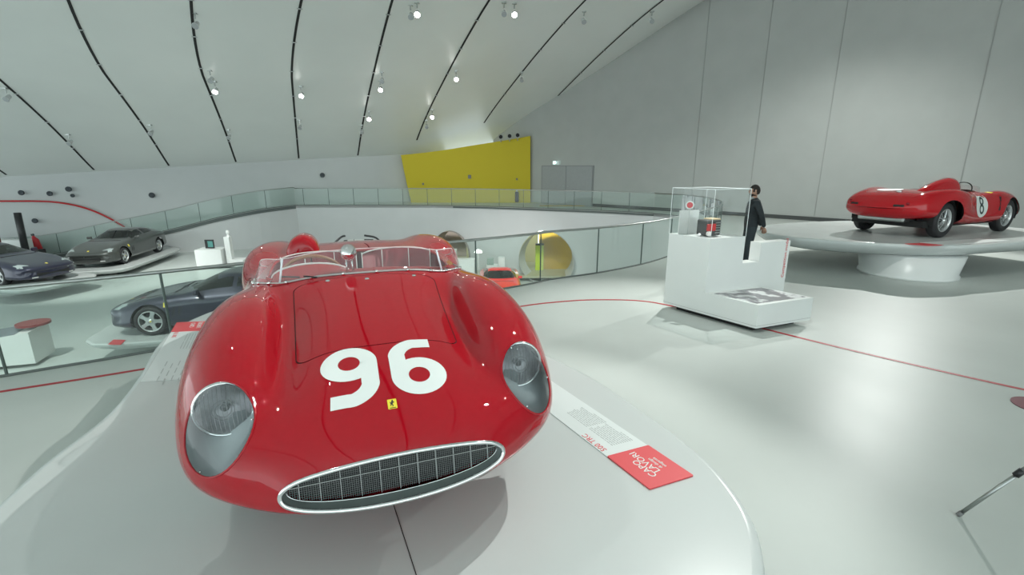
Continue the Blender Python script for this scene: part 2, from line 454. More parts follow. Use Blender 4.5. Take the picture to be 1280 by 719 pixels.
# tall wall on the right, with fine vertical panel joints and a dark gap at its foot
wr = catmull([(*p, 0) for p in WALL_R], 6); wr = [(-1.2, 31.6)]+[(p.x, p.y) for p in wr]
w_right = struct(wall('wall_right', wr, .0, lambda x, y: cz(x, y)+.5, WALLR, side=1))
bs_bm = bmesh.new()
L = []; R = []
for i, p in enumerate(wr[1:]):
    a = V((*wr[max(i, 0)], 0)); b = V((*wr[min(i+2, len(wr)-1)], 0)); n = V(((b-a).y, -(b-a).x, 0)).normalized()
    if n.dot(V((*p, 0))) > 0: n = -n
    L.append(V((*p, .0))+n*.02); R.append(V((*p, .16))+n*.02)
strip3(bs_bm, L, R); struct(obj('baseboard_right', bs_bm, mat('recess_grey', (.07, .075, .075), .8)))
def on_right_wall(px):
    d = sight(px, 300)
    for a, b in zip(wr, wr[1:]):
        ax, ay, bx, by = *a, *b; den = d.x*(by-ay)-d.y*(bx-ax)
        if abs(den) < 1e-9: continue
        k = (ax*(by-ay)-ay*(bx-ax))/den; u = ((k*d.x-ax)*(bx-ax)+(k*d.y-ay)*(by-ay))/((bx-ax)**2+(by-ay)**2)
        if 0 <= u <= 1 and k > 0: return V((k*d.x, k*d.y, 0)), V((bx-ax, by-ay, 0)).normalized()
for k, px in enumerate((860, 930, 1013, 1184)):
    p, t = on_right_wall(px); n = V((t.y, -t.x, 0)); n = n if n.dot(p) < 0 else -n
    struct(obj('trim_%d' % (20+k), newbox(p+n*.012+V((0, 0, 5)), (.018, .02, 9.6), Matrix.Rotation(atan2(t.y, t.x), 3, 'Z')), mat('panel_joint', (.34, .35, .34), .8), w_right))
# double service door in the right wall
pa, t = on_right_wall(677); pb, _ = on_right_wall(738); n = V((t.y, -t.x, 0)); n = n if n.dot(pa) < 0 else -n
w = (pb-pa).length; rot = Matrix.Rotation(atan2((pb-pa).y, (pb-pa).x), 3, 'Z'); dm = mat('door_grey', (.33, .345, .35), .5, noise=.03)
dz = aty(700, 207.5, (pa.y+pb.y)/2).z
d1 = struct(obj('door_1', newbox((pa+pb)/2+n*.02+V((0, 0, dz/2)), (w+.1, .05, dz+.05), rot), mat('door_frame_grey', (.25, .26, .26), .6)))
for s in (-1, 1):
    leaf = obj('door_leaf', newbox((pa+pb)/2+(pb-pa)*(s*.25)+n*.05+V((0, 0, dz/2)), (w/2-.04, .04, dz-.04), rot), dm, d1)
    obj('door_handle', newbox((pa+pb)/2+(pb-pa)*(s*.04)+n*.09+V((0, 0, 1.05)), (.16, .04, .03), rot), STEEL, leaf)
es = thing('exit_sign', 'small lit emergency sign above the grey double door', 'sign', (pa+pb)/2-(pb-pa)*.2+n*.08+V((0, 0, dz+.18)))
obj('sign_case', newbox((0, 0, 0), (.5, .06, .2), rot), mat('sign_white', (.7, .75, .75), .5), es)
for s in (-1, 1): obj('sign_lamp', newbox((s*.12, -.05, 0), (.16, .02, .14), rot), mat('sign_glow', (.75, 1, .95), .5, emit=1.6), es)

# yellow screen wall with its slanted left edge
def yw(px, py): return aty(px, py, 29.2)
top = [yw(*q) for q in ((501, 194), (530, 191), (560, 187), (590, 182), (625, 176.5), (663, 170))]
bot = [yw(*q) for q in ((515, 262), (530, 262), (560, 262), (590, 262), (625, 262), (663, 262))]
left = [yw(*q) for q in ((503.5, 206), (506, 218), (508.5, 230), (511, 240), (513, 248))]
bm = bmesh.new(); ring = left[::-1]+top+bot[::-1]
f = bm.faces.new([bm.verts.new(p) for p in ring]); r = bmesh.ops.extrude_face_region(bm, geom=[f]); bmesh.ops.translate(bm, verts=[v for v in r['geom'] if isinstance(v, bmesh.types.BMVert)], vec=(0, .35, 0))
struct(obj('wall_yellow', bm, YELLOW))
for px, py, s in ((529, 230, .05), (587, 221, .09), (646, 224, .05)):
    p = yw(px, py); o = obj('wall_speaker', newbox((0, -.04, 0), (s*2, .08, s*2.4), bev=.01), mat('speaker_grey', (.2, .2, .19), .6)); o.location = p
    tag(o, {529: 'small dark box on the yellow wall near its slanted edge', 587: 'grey round fitting in the middle of the yellow wall', 646: 'small dark box high at the right end of the yellow wall'}[px], 'speaker')
o = thing('fire_extinguisher', 'dark extinguisher box at right foot of the yellow wall behind glass', 'extinguisher', yw(646, 246))
obj('case', newbox((0, -.12, 0), (.22, .2, .62), bev=.03), SATIN, o); obj('handle', newbox((0, -.12, .36), (.08, .06, .12)), STEEL, o)

# parapet wall under the rear gallery, with two round openings
par = [(p.x, p.y) for p in ef[48:]+er]
bm = bmesh.new()
def strip_wall(line, z0, z1, n=10):
    b = bmesh.new(); cols = [[b.verts.new((p[0], p[1], z0+(z1-z0)*k/n)) for k in range(n+1)] for p in line]
    for A, B in zip(cols, cols[1:]):
        for k in range(n): b.faces.new((A[k], B[k], B[k+1], A[k+1]))
    return b
PW = strip_wall(par, -4.0, .0)
def par_depth(px):
    d = sight(px, 300); best = None
    for a, b in zip(par, par[1:]):
        ax, ay, bx, by = *a, *b; den = d.x*(by-ay)-d.y*(bx-ax)
        if abs(den) < 1e-9: continue
        k = (ax*(by-ay)-ay*(bx-ax))/den; u = ((k*d.x-ax)*(bx-ax)+(k*d.y-ay)*(by-ay))/((bx-ax)**2+(by-ay)**2)
        if 0 <= u <= 1 and k > 0 and (best is None or k*d.y > best): best = k*d.y
    return best
holes = []
for cx, cy, rx, ry in ((563, 315, 24.5, 26), (682, 322, 33.5, 33)):
    Y = par_depth(cx); c = aty(cx, cy, Y); s = Y/FPX; 
    pl = ellipse(rx*s*1.0, ry*s*1.04, 40); pl = [(x*(1-.10*(y/(ry*s))), y) for x, y in pl]
    inside = clip_region(PW, pl, (0, 1, 0), c, (1, 0, 0), (0, 0, 1), lambda m, f: abs(m.y-Y) < 2.0 and abs(m.x-c.x) < 3.5)
    bmesh.ops.delete(PW, geom=inside, context='FACES'); holes.append((c, pl, Y))
struct(obj('wall_parapet', PW, WALLB, smooth=False))
for k, (c, pl, Y) in enumerate(holes):
    bm = bmesh.new(); ring0 = []; ring1 = []
    for x, y in pl:
        ring0.append(V((c.x+x, Y-.35-(.42*x if k == 1 else .38*x), c.z+y))); ring1.append(V((c.x+x*(.93)+.25, Y+1.3, c.z+y*.95)))
    ring0.append(ring0[0]); ring1.append(ring1[0]); strip3(bm, ring0, ring1)
    struct(obj('trim_%d' % (30+k), bm, TAUPE if k == 0 else WALLB, smooth=True))
# rooms seen through the openings
c, pl, Y = holes[0]
struct(obj('wall_taupe_room', newbox((c.x, Y+4.2, c.z), (7, .1, 5)), TAUPE))
struct(obj('wall_yellow_room', newbox((c.x+1.55, Y+3.4, c.z), (1.6, .1, 5)), YELLOW))
o = obj('doorway_panel', newbox((c.x-.95, Y+3.3, c.z-.1), (.2, .12, 2.6)), SATIN); tag(o, 'dark upright panel inside the left round opening', 'panel')
o = obj('ceiling_beam', newbox((c.x+.2, Y+2.4, c.z+1.05), (3.4, .4, .14)), SATIN); tag(o, 'dark beam across the top of the left round opening', 'beam')
c, pl, Y = holes[1]
struct(obj('wall_ochre_room', newbox((c.x+1.75, Y+1.9, c.z), (4.0, .1, 5.2)), OCHRE))
struct(obj('wall_pale_room', newbox((c.x-2.4, Y+4.0, c.z), (4.4, .1, 5.2)), mat('olive_plaster', (.45, .44, .26), .7)))
bm = bmesh.new(); box(bm, (c.x, Y+3, -3.65), (12, 6, .1)); struct(obj('floor', bm, mat('room_floor', (.42, .42, .30), .4)))
post = thing('info_totem', 'lime green upright totem inside the yellow round opening', 'totem', aty(674, 341, Y+1.6))
h = aty(674, 304, Y+1.6).z-aty(674, 341, Y+1.6).z
obj('panel', newbox((0, 0, h/2), (.46, .1, h*.86), bev=.01), LIME, post); obj('base', newbox((0, 0, .04), (.3, .2, .14)), SATIN, post); obj('cap', newbox((0, 0, h*.96), (.46, .12, .1)), SATIN, post)
spot((c.x-.3, Y+.7, -.7), (c.x+.6, Y+2.2, -2.6), 260, 140, .5, .1); spot((holes[0][0].x, holes[0][2]+1.2, -.8), (holes[0][0].x, holes[0][2]+4, -2.4), 260, 120, .5, .1)  # unseen spots added to brighten the rooms behind the openings

# red curved line on the far white wall
def bwp(px, py, s=30.38):
    d = sight(px, py); k = s/(d.dot(DV)); return V((0, 0, CAMH))+d*k
bm = bmesh.new(); tube(bm, catmull([bwp(*q) for q in ((-40, 251), (0, 251.5), (40, 251.5), (66, 252.5), (90, 256), (112, 262), (135, 272), (156, 284))], 4), .045, 6)
tag(obj('red_wall_line', bm, mat('red_tube', (.5, .015, .02), .5), smooth=True), 'thin curved red line running along the far left white wall', 'wall line')
for i, (px, py, r, lb) in enumerate(((27, 241, .12, 'dark round speaker on far left wall, leftmost of the top row'), (62.5, 242, .12, 'dark round speaker on far left wall, second from the left'), (86, 236.5, .13, 'dark round speaker on far left wall, highest of the group'), (91, 244.5, .09, 'smallest dark round speaker on far left wall, under the highest one'), (190, 244, .14, 'grey round speaker on the white wall above the grey coupe'), (403, 219, .14, 'grey round speaker on the white wall left of the yellow wall'), (44, 276, .12, 'dark round speaker low on far left wall above the red extinguisher'))):
    p = bwp(px, py, 30.36); bm = bmesh.new(); lathe(bm, [(r*.95, 0), (r, .05), (r*.75, .09), (.01, .07)], 16, frame(-DV).to_4x4())
    o = obj('wall_speaker', bm, mat('speaker_dark', (.05, .06, .07), .6), smooth=False); o.location = p; tag(o, lb, 'speaker', 'round speakers on the far wall')

# ramp that descends at the left behind the grey car, with its balustrade
RAMP = [(-12.2, 27.0, 0.0), (-13.6, 25.6, -.15), (-15.4, 24.8, -.5), (-17.4, 24.3, -1.0), (-20.0, 23.6, -1.55), (-22.7, 22.7, -2.1), (-26, 21.6, -2.2)]
rp = catmull(RAMP, 4)
bm = bmesh.new(); A = [bm.verts.new(p) for p in rp]; B = [bm.verts.new(V((p.x, p.y, p.z))+DV*(30.6-V((p.x, p.y, 0)).dot(DV))) for p in rp]; C = [bm.verts.new((p.x, p.y, -3.7)) for p in rp]
for i in range(len(rp)-1): bm.faces.new((A[i], A[i+1], B[i+1], B[i])); bm.faces.new((A[i], A[i+1], C[i+1], C[i]))
struct(obj('floor', bm, WALLB))

def balustrade(name, label, line, h, pitch, phase=0, lean=0, m=GLASSG, edge_m=None, rail_r=.022, jw=.014):
    t = thing(name, label, 'balustrade', line[0])
    o0 = V(line[0]); P = [V(p)-o0 for p in line]
    cum = [0]
    for a, b in zip(P, P[1:]): cum.append(cum[-1]+(b-a).length)
    def at(s):
        s = min(max(s, 0), cum[-1]-1e-6)
        for i in range(len(P)-1):
            if s <= cum[i+1]: k = (s-cum[i])/(cum[i+1]-cum[i]); return P[i].lerp(P[i+1], k)
        return P[-1]
    bm = bmesh.new(); tube(bm, [p+V((0, 0, h)) for p in P], rail_r, 8); obj('handrail', bm, STEEL, t, True)
    bm = bmesh.new(); tube(bm, [p+V((0, 0, .01)) for p in P], .018, 6); obj('base_channel', bm, mat('channel_dark', (.12, .14, .13), .5), t)
    s = -phase
    while s < cum[-1]:
        a, b = max(s, 0)+.008, min(s+pitch, cum[-1])-.008
        if b-a > .1:
            n = max(2, int((b-a)/.3)+1); q = [at(a+(b-a)*i/n) for i in range(n+1)]
            bm = bmesh.new(); th = .012
            F, Bk = [], []
            for i, p in enumerate(q):
                tt = (q[min(i+1, n)]-q[max(i-1, 0)]); nn = V((-tt.y, tt.x, 0)).normalized()*th/2; F.append(p); Bk.append(nn)
            strip3(bm, [p+V((0, 0, .02)) for p in F], [p+V((0, 0, h-.02)) for p in F])
            obj('glass_panel', bm, m, t, True)
            if s > 0: 
                bm = bmesh.new(); tube(bm, [at(s)+V((0, 0, .0)), at(s)+V((0, 0, h))], jw, 6); obj('joint_post', bm, mat('joint_dark', (.08, .11, .10), .4), t)
        s += pitch
    return t
fl = [p for p in ef[4:]]
i0 = 0
balustrade('glass_balustrade', 'glass balustrade with slim steel rail round the drop behind the red number 96 car', fl+er[:1], .93, 1.42, .45)
balustrade('gallery_balustrade', 'distant greenish glass balustrade along the rear gallery before the yellow wall', [p+V((0, 0, .02)) for p in er], .93, 1.4, .2)
balustrade('ramp_balustrade', 'glass balustrade of the ramp descending behind the grey coupe', [p+V((0, 0, .03)) for p in rp], .98, 1.6, 0)
# dark underside edge of the rear gallery
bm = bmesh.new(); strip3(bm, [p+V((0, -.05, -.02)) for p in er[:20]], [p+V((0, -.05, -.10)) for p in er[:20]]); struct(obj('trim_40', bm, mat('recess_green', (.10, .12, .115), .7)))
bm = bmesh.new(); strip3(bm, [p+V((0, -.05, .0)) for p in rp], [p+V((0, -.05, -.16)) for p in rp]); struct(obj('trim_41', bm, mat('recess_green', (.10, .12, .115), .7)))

# red line on the floor
pts = catmull([(-8, 2.6, 0), (-6.6, 3.3, 0), (-4.94, 4.16, 0), (-3.97, 4.68, 0), (-2.0, 5.85, 0), (0, 6.97, 0), (.7, 7.28, 0), (1.4, 7.42, 0), (2.2, 7.30, 0), (2.9, 6.6, 0), (3.53, 5.80, 0), (4.19, 5.03, 0), (4.97, 4.22, 0), (5.9, 3.4, 0), (7.5, 2.2, 0)], 8)
o = obj('floor_line', flat_path(pts, .05, .0035), LINE); tag(o, 'thin red line curving across the pale floor past the display case', 'floor line')
bm = bmesh.new(); lathe(bm, [(.0, 0), (.2, 0), (.2, .004), (.0, .004)], 32, caps=False); o = obj('floor_marker', bm, mat('maroon_marker', (.16, .015, .03), .5)); o.location = (4.78, 3.86, .001); tag(o, 'dark red round marker on the floor at the right frame edge', 'floor marker')

# ------------------------------------------------------------------ platforms
def platform(name, label, outline, z, ped=.42, group=None, seam=None, dip=1.0):
    P = catmull([(*p, 0) for p in outline], 6, True); c = sum(P, V((0, 0, 0)))/len(P)
    t = thing(name, label, 'platform', c, 0, group)
    def inset(d): return [(p-c)*(1-d/max((p-c).length, .01)) for p in P]
    prof = [(.05, z), (.015, z-.008), (0, z-.03), (.01, z-.07), (.06, z-.13), (.18, z-.19*dip), (.45, z-.235*dip), (.9, z-.25*dip)]
    bm = bmesh.new(); rings = [[bm.verts.new((q.x, q.y, h)) for q in inset(d)] for d, h in prof]; n = len(P)
    bm.faces.new(rings[0]); bm.faces.new(rings[-1][::-1])
    for A, B in zip(rings, rings[1:]):
        for i in range(n): bm.faces.new((A[i], A[(i+1) % n], B[(i+1) % n], B[i]))
    obj('deck', bm, PLAT, t, False)
    for f in t.children: 
        f.data.polygons.foreach_set('use_smooth', [len(p.vertices) == 4 for p in f.data.polygons])
    return t, c
MP = [(1.05, 1.95), (.98, 2.28), (.81, 2.70), (.58, 3.17), (.26, 3.63), (-.25, 4.4), (-.8, 5.15), (-1.4, 5.7), (-2.1, 5.85), (-2.8, 5.45), (-3.15, 4.9), (-3.2, 4.3), (-3.02, 3.75), (-2.74, 3.2), (-2.5, 2.62), (-2.38, 2.0), (-2.1, 1.35), (-1.4, .85), (-.5, .7), (.3, .85), (.8, 1.22), (1.02, 1.62)]
PZ = .63
plat, pc = platform('display_platform', 'large glossy white platform under the red number 96 car', MP, PZ)
bm = bmesh.new(); lathe(bm, [(1.0, 0), (1.0, .06), (.97, .07), (.97, PZ-.24)], 48); o = obj('pedestal', bm, WHITE, plat, True); o.location = (-.1, .1, 0)
# joint across the deck
a = atz(490, 625, PZ+.001)-pc; b = atz(524, 730, PZ+.001)-pc
e = b+(b-a)*.6; a = a+(a-b)*2.0
obj('deck_joint', flat_path([(a.x, a.y, 0), (e.x, e.y, 0)], .0035, PZ+.0012, .001), GAPM, plat)
# ------------------------------------------------------------------ info strips on the main platform
def info_strip(label, o, ax, wd, L, redlen, title, z):
    """o: corner at the red end, ax: along the strip, wd: across"""
    ax = V((*ax, 0)).normalized(); wd = V((*wd, 0)); W_ = wd.length
    t = thing('info_strip', label, 'information panel', V((o[0], o[1], z)))
    bm = bmesh.new(); M = Matrix((ax, wd.normalized(), V((0, 0, 1)))).transposed()
    def plate(a0, a1, h0, h1, m, nm, rr=.006):
        b = bmesh.new(); prism(b, [(M @ V((x, y, 0))) for x, y in rrect(a0, 0, a1, W_, rr, 3)], h0, h1); return obj(nm, b, m, t)
    plate(redlen, L, .001, .004, LABELW, 'text_panel'); plate(0, redlen, .001, .008, LABELR, 'red_panel')
    # lettering runs across the strip, tops towards the red end
    def put(s, size, x, y, m, z1=.0085, flip=1):
        sg = 1 if ax.cross(-wd).z > 0 else -1; yv = V((0, 0, 1)).cross(ax*sg); B = Matrix((ax*sg, yv, V((0, 0, 1)))).transposed(); x = x if sg > 0 else x+size*2.2
        mt = Matrix.Translation(M @ V((x, y, z1))) @ B.to_4x4(); lettering(s, size, m, t, mt)
    put('CAPO', .055, redlen*.22, W_*.42, WHITEP); put('LAVORI', .055, redlen*.30, W_*.57, WHITEP)
    put('di design', .026, redlen*.36, W_*.68, WHITEP); put('eleganza', .026, redlen*.36, W_*.78, WHITEP)
    put(title, .05, redlen+.05, W_*.16, LABELR, .0045)
    g = bmesh.new(); RS = Matrix.Rotation(atan2(ax.y, ax.x), 3, 'Z')
    for blk in range(5):
        nl = 10 if blk < 2 else 4
        if blk < 2:
            for k in range(nl):
                xx = redlen+.075+blk*.22; xe = xx+(.19 if k < nl-1 else .10)
                while xx < xe:
                    wl = random.choice((.012, .018, .024, .030)); box(g, M @ V((xx+wl/2, W_*(.36+.055*k), .0046)), (wl, .0045, .0008), RS); xx += wl+.006
        else:
            for k in range(nl): box(g, M @ V((redlen+.52+blk*.15+.05*(k % 2), W_*(.25+.11*k), .0046)), (.10, .006, .0008), RS)
    f = obj('text_lines', g, LABELG, t); f['kind'] = 'stuff'
    return t
r0, r1, r2, r3 = [atz(x, y, PZ) for x, y in ((753, 572), (812, 613), (867, 596), (810, 557))]
info_strip('right hand info strip on platform with red CAPO LAVORI end panel', (r1.x, r1.y), (-.50, .87), tuple((r2-r1)[:2]), 2.3, .30, '500 TRC', PZ)
l0, l1 = atz(212, 416, PZ), atz(243, 410, PZ)
st2 = info_strip('left hand info strip beside the left fender with red end by the balustrade', tuple(atz(221, 404, PZ)[:2]), tuple((atz(183, 466, PZ)-atz(221, 404, PZ))[:2]), tuple((V((.42, .06)))), 1.45, .30, '500 TRC', PZ)

# ------------------------------------------------------------------ wheels
def wheel(parent, c, r, w, style='wire', side=1):
    """axle along x at c; side = +1 means outer face to +x"""
    t = bpy.data.objects.new('wheel', None); COL.objects.link(t); t.parent = parent; t.location = c; t.empty_display_size = .1
    M = Matrix.Rotation(pi/2*side, 4, 'Y')
    bm = bmesh.new(); rr = r*.72 if style != 'wire' else r*.66
    lathe(bm, [(rr, -w/2*.9), (r*.9, -w/2), (r*.985, -w*.38), (r, -w*.2), (r, w*.2), (r*.985, w*.38), (r*.9, w/2), (rr, w/2*.9), (rr*.97, w*.3), (rr*.97, -w*.3), (rr, -w/2*.9)], 40, M, False)
    obj('tyre', bm, BLACK, t, True)
    bm = bmesh.new(); lathe(bm, [(rr*1.0, w*.44), (rr*.94, w*.47), (rr*.9, w*.40), (rr*.88, -w*.3), (rr*.98, -w*.4)], 40, M, False)
    obj('rim', bm, RUBGREY, t, True)
    bm = bmesh.new(); lathe(bm, [(.0, -w*.12), (rr*.9, -w*.12)], 24, M, False); obj('brake_disc', bm, SATIN, t)
    if style == 'wire':
        bm = bmesh.new()
        for k in range(30):
            a = 2*pi*k/30; b = a+.45*(1 if k % 2 else -1)
            tube(bm, [M @ V((cos(a)*rr*.9, sin(a)*rr*.9, w*(.30 if k % 2 else .05))), M @ V((cos(b)*r*.13, sin(b)*r*.13, w*.40))], .004, 4)
        f = obj('spokes', bm, CHROME, t); f['kind'] = 'stuff'
        bm = bmesh.new(); lathe(bm, [(r*.14, w*.2), (r*.14, w*.42), (r*.08, w*.5), (.001, w*.52)], 16, M, False); obj('hub', bm, CHROME, t, True)
    else:
        for k in range(5):
            a = 2*pi*k/5+.3; bm = bmesh.new(); ca, sa = cos(a), sin(a)
            q = []
            for rad, hw, h in ((r*.12, .07*r/.33*.9, .42), (rr*.55, .035*r/.33, .40), (rr*.93, .05*r/.33, .38)):
                for s in (-1, 1):
                    for hh in (h*w, h*w-.025): q.append(bm.verts.new(M @ V((ca*rad-sa*s*hw, sa*rad+ca*s*hw, hh))))
            for i in (0, 4):
                a0, a1, a2, a3 = q[i:i+4]; b0, b1, b2, b3 = q[i+4:i+8]
                bm.faces.new((a0, a2, b2, b0)); bm.faces.new((a1, a3, b3, b1)); bm.faces.new((a0, a1, b1, b0)); bm.faces.new((a2, a3, b3, b2))
            obj('spoke', bm, RUBGREY, t)
        bm = bmesh.new(); lathe(bm, [(r*.17, w*.3), (r*.17, w*.42), (.001, w*.44)], 16, M, False); obj('hub', bm, RUBGREY, t, True)
        bm = bmesh.new(); lathe(bm, [(r*.06, w*.44), (r*.05, w*.455), (.001, w*.455)], 12, M, False); obj('hub_badge', bm, YEL, t)
    return t
def arch_cut(bm, y, z, r, xmin, full=True):
    """cut a wheel opening out of both flanks; returns nothing"""
    for s in (1, -1):
        fs = clip_region(bm, [(cos(2*pi*k/28)*r, sin(2*pi*k/28)*r) for k in range(28)], (1, 0, 0), (0, y, z), (0, 1, 0), (0, 0, 1),
                         lambda m, f: m.x*s > xmin and abs(m.y-y) < r+.2 and abs(m.z-z) < r+.25)
        bmesh.ops.delete(bm, geom=[f for f in fs if f.is_valid], context='FACES')
def wheel_well(parent, y, z, r, x0, x1):
    for s in (1, -1):
        bm = bmesh.new(); lathe(bm, [(.0, x0*s), (r*1.0, x0*s), (r*1.0, x1*s)], 32, Matrix.Translation((0, y, z)) @ Matrix.Rotation(pi/2, 4, 'Y'), False)
        # keep the part above the sill
        bmesh.ops.delete(bm, geom=[v for v in bm.verts if v.co.z < .24], context='VERTS')
        obj('wheel_well', bm, DARK, parent)

# ------------------------------------------------------------------ open racing cars
def barchetta(kind):
    A = []
    # grille ring
    A.append([(0, .075, .485), (.19, .078, .475), (.30, .085, .458), (.36, .092, .437), (.395, .098, .405), (.39, .092, .375), (.36, .085, .353), (.29, .07, .334), (.16, .052, .320), (0, .045, .316)])
    A.append([(0, .115, .530), (.21, .12, .522), (.35, .135, .497), (.43, .145, .465), (.49, .16, .415), (.48, .15, .362), (.44, .135, .327), (.34, .115, .300), (.18, .095, .284), (0, .088, .280)])
    A.append([(0, .215, .592), (.22, .218, .584), (.40, .225, .553), (.50, .215, .520), (.59, .215, .450), (.63, .25, .375), (.60, .26, .315), (.45, .24, .263), (.24, .22, .245), (0, .21, .24)])
    A.append([(0, .345, .645), (.24, .345, .636), (.40, .345, .590), (.49, .315, .600), (.61, .285, .565), (.72, .34, .445), (.715, .39, .335), (.56, .38, .258), (.30, .36, .235), (0, .35, .23)])
    A.append([(0, .50, .690), (.25, .50, .681), (.40, .50, .622), (.47, .46, .698), (.605, .42, .690), (.745, .47, .565), (.785, .52, .40), (.66, .52, .262), (.35, .5, .23), (0, .5, .225)])
    A.append([(0, .72, .740), (.25, .72, .732), (.405, .72, .655), (.47, .69, .765), (.61, .65, .795), (.765, .68, .69), (.82, .72, .47), (.74, .72, .28), (.4, .72, .22), (0, .72, .22)])
    A.append([(0, .98, .790), (.25, .98, .782), (.415, .98, .702), (.475, .97, .812), (.61, .95, .848), (.77, .96, .745), (.83, .98, .50), (.76, .98, .27), (.4, .98, .21), (0, .98, .21)])
    A.append([(0, 1.22, .835), (.26, 1.22, .827), (.43, 1.22, .762), (.505, 1.22, .822), (.62, 1.20, .848), (.765, 1.22, .755), (.82, 1.22, .50), (.76, 1.22, .26), (.4, 1.2, .2), (0, 1.2, .2)])
    A.append([(0, 1.44, .872), (.28, 1.45, .862), (.46, 1.47, .830), (.54, 1.48, .822), (.63, 1.48, .812), (.73, 1.48, .735), (.78, 1.48, .50), (.75, 1.48, .25), (.4, 1.48, .2), (0, 1.48, .2)])
    A.append([(0, 1.75, .885), (.30, 1.75, .875), (.48, 1.75, .845), (.55, 1.75, .822), (.64, 1.75, .79), (.72, 1.75, .71), (.77, 1.75, .48), (.74, 1.75, .24), (.4, 1.75, .2), (0, 1.75, .2)])
    A.append([(0, 2.10, .875), (.30, 2.10, .868), (.48, 2.10, .850), (.56, 2.10, .832), (.65, 2.10, .805), (.73, 2.10, .71), (.775, 2.10, .48), (.75, 2.1, .25), (.4, 2.1, .2), (0, 2.1, .2)])
    A.append([(0, 2.42, .865), (.28, 2.42, .862), (.44, 2.42, .855), (.56, 2.45, .862), (.70, 2.42, .860), (.81, 2.45, .755), (.84, 2.48, .50), (.77, 2.48, .27), (.4, 2.48, .21), (0, 2.48, .21)])
    A.append([(0, 2.85, .845), (.26, 2.85, .840), (.42, 2.85, .838), (.55, 2.85, .855), (.70, 2.85, .868), (.82, 2.85, .765), (.85, 2.85, .53), (.78, 2.85, .32), (.4, 2.85, .25), (0, 2.85, .25)])
    A.append([(0, 3.25, .79), (.26, 3.25, .785), (.42, 3.25, .78), (.52, 3.25, .805), (.62, 3.25, .815), (.73, 3.25, .72), (.78, 3.25, .53), (.74, 3.25, .37), (.4, 3.25, .31), (0, 3.25, .31)])
    A.append([(0, 3.60, .70), (.25, 3.60, .695), (.40, 3.60, .69), (.49, 3.58, .695), (.57, 3.56, .69), (.66, 3.53, .62), (.69, 3.52, .51), (.64, 3.54, .42), (.36, 3.58, .37), (0, 3.58, .37)])
    A.append([(0, 3.84, .57), (.22, 3.83, .565), (.34, 3.81, .56), (.42, 3.79, .555), (.47, 3.77, .545), (.51, 3.75, .52), (.52, 3.74, .49), (.46, 3.76, .46), (.26, 3.80, .43), (0, 3.82, .43)])
    A.append([(0, 3.90, .50), (.12, 3.895, .50), (.2, 3.89, .50), (.25, 3.88, .50), (.28, 3.875, .50), (.30, 3.87, .50), (.28, 3.875, .495), (.22, 3.885, .49), (.12, 3.895, .49), (0, 3.9, .49)])
    if kind == 'eight':
        # longer, high haunched tail with a blunt rounded end
        A[12] = [(x, y, z+(.035 if z > .6 else 0)) for x, y, z in A[12]]
        A[13:] = [
          [(0, 3.25, .86), (.26, 3.25, .855), (.42, 3.25, .85), (.53, 3.25, .865), (.64, 3.25, .855), (.75, 3.25, .765), (.79, 3.25, .56), (.76, 3.25, .40), (.4, 3.25, .33), (0, 3.25, .33)],
          [(0, 3.58, .80), (.26, 3.58, .797), (.42, 3.58, .79), (.53, 3.57, .788), (.63, 3.56, .768), (.72, 3.54, .69), (.75, 3.54, .55), (.70, 3.55, .42), (.38, 3.58, .35), (0, 3.58, .35)],
          [(0, 3.84, .70), (.25, 3.835, .695), (.40, 3.82, .69), (.50, 3.80, .68), (.59, 3.77, .655), (.65, 3.74, .61), (.66, 3.73, .53), (.61, 3.75, .45), (.34, 3.80, .38), (0, 3.82, .38)],
          [(0, 3.93, .56), (.2, 3.925, .56), (.33, 3.915, .56), (.42, 3.90, .555), (.48, 3.875, .55), (.51, 3.855, .53), (.50, 3.85, .51), (.44, 3.87, .49), (.24, 3.90, .48), (0, 3.91, .48)],
          [(0, 3.935, .53), (.1, 3.93, .53), (.2, 3.925, .53), (.27, 3.915, .53), (.32, 3.91, .528), (.35, 3.905, .526), (.32, 3.91, .524), (.25, 3.915, .522), (.12, 3.925, .52), (0, 3.93, .52)]]
        B = []
        for i, row in enumerate(A):
            r = []
            for j, (x, y, z) in enumerate(row):
                yy = y*1.06; zz = z
                k = min(max((y-2.2)/1.3, 0), 1)
                if z > .45: zz = z+.03*k
                xx = x
                r.append((xx, yy, zz))
            B.append(r)
        A = B
    return A

def stroke_path(pts, n=6, closed=False): return [(p.x, p.y) for p in catmull([(*q, 0) for q in pts], n, closed)]
def wheel_set(root, spec, r, w, style):
    for (x, y) in spec:
        for s in (1, -1): wheel(root, (x*s, y, r), r, w, style, s)

# --- red number 96 car
HP = PZ
root = thing('racing_car', 'red open racing car numbered 96 on the large white platform in front', 'car', (-.372, 1.405, HP), .358)
NR, NC = 9, 8
net = barchetta('front'); grid = surf(net, NR, NC); bm = body_bm(grid, NR, NC)['body']
bmesh.ops.remove_doubles(bm, verts=bm.verts, dist=1e-5); bmesh.ops.recalc_face_normals(bm, faces=bm.faces)
BV = BVHTree.FromBMesh(bm)
ring_grille = [p.copy() for p in grid[0]]; ring_grille = ring_grille + [V((-p.x, p.y, p.z)) for p in ring_grille[::-1][1:-1]]
arch_cut(bm, .93, .33, .375, .5); arch_cut(bm, 3.12, .33, .36, .5)
# cockpit opening
cock = clip_region(bm, rrect(-.56, 1.50, .56, 2.26, .22, 6), (0, 0, 1), (0, 0, 0), (1, 0, 0), (0, 1, 0), lambda m, f: m.z > .6 and 1.3 < m.y < 2.5)
bmesh.ops.delete(bm, geom=cock, context='FACES')
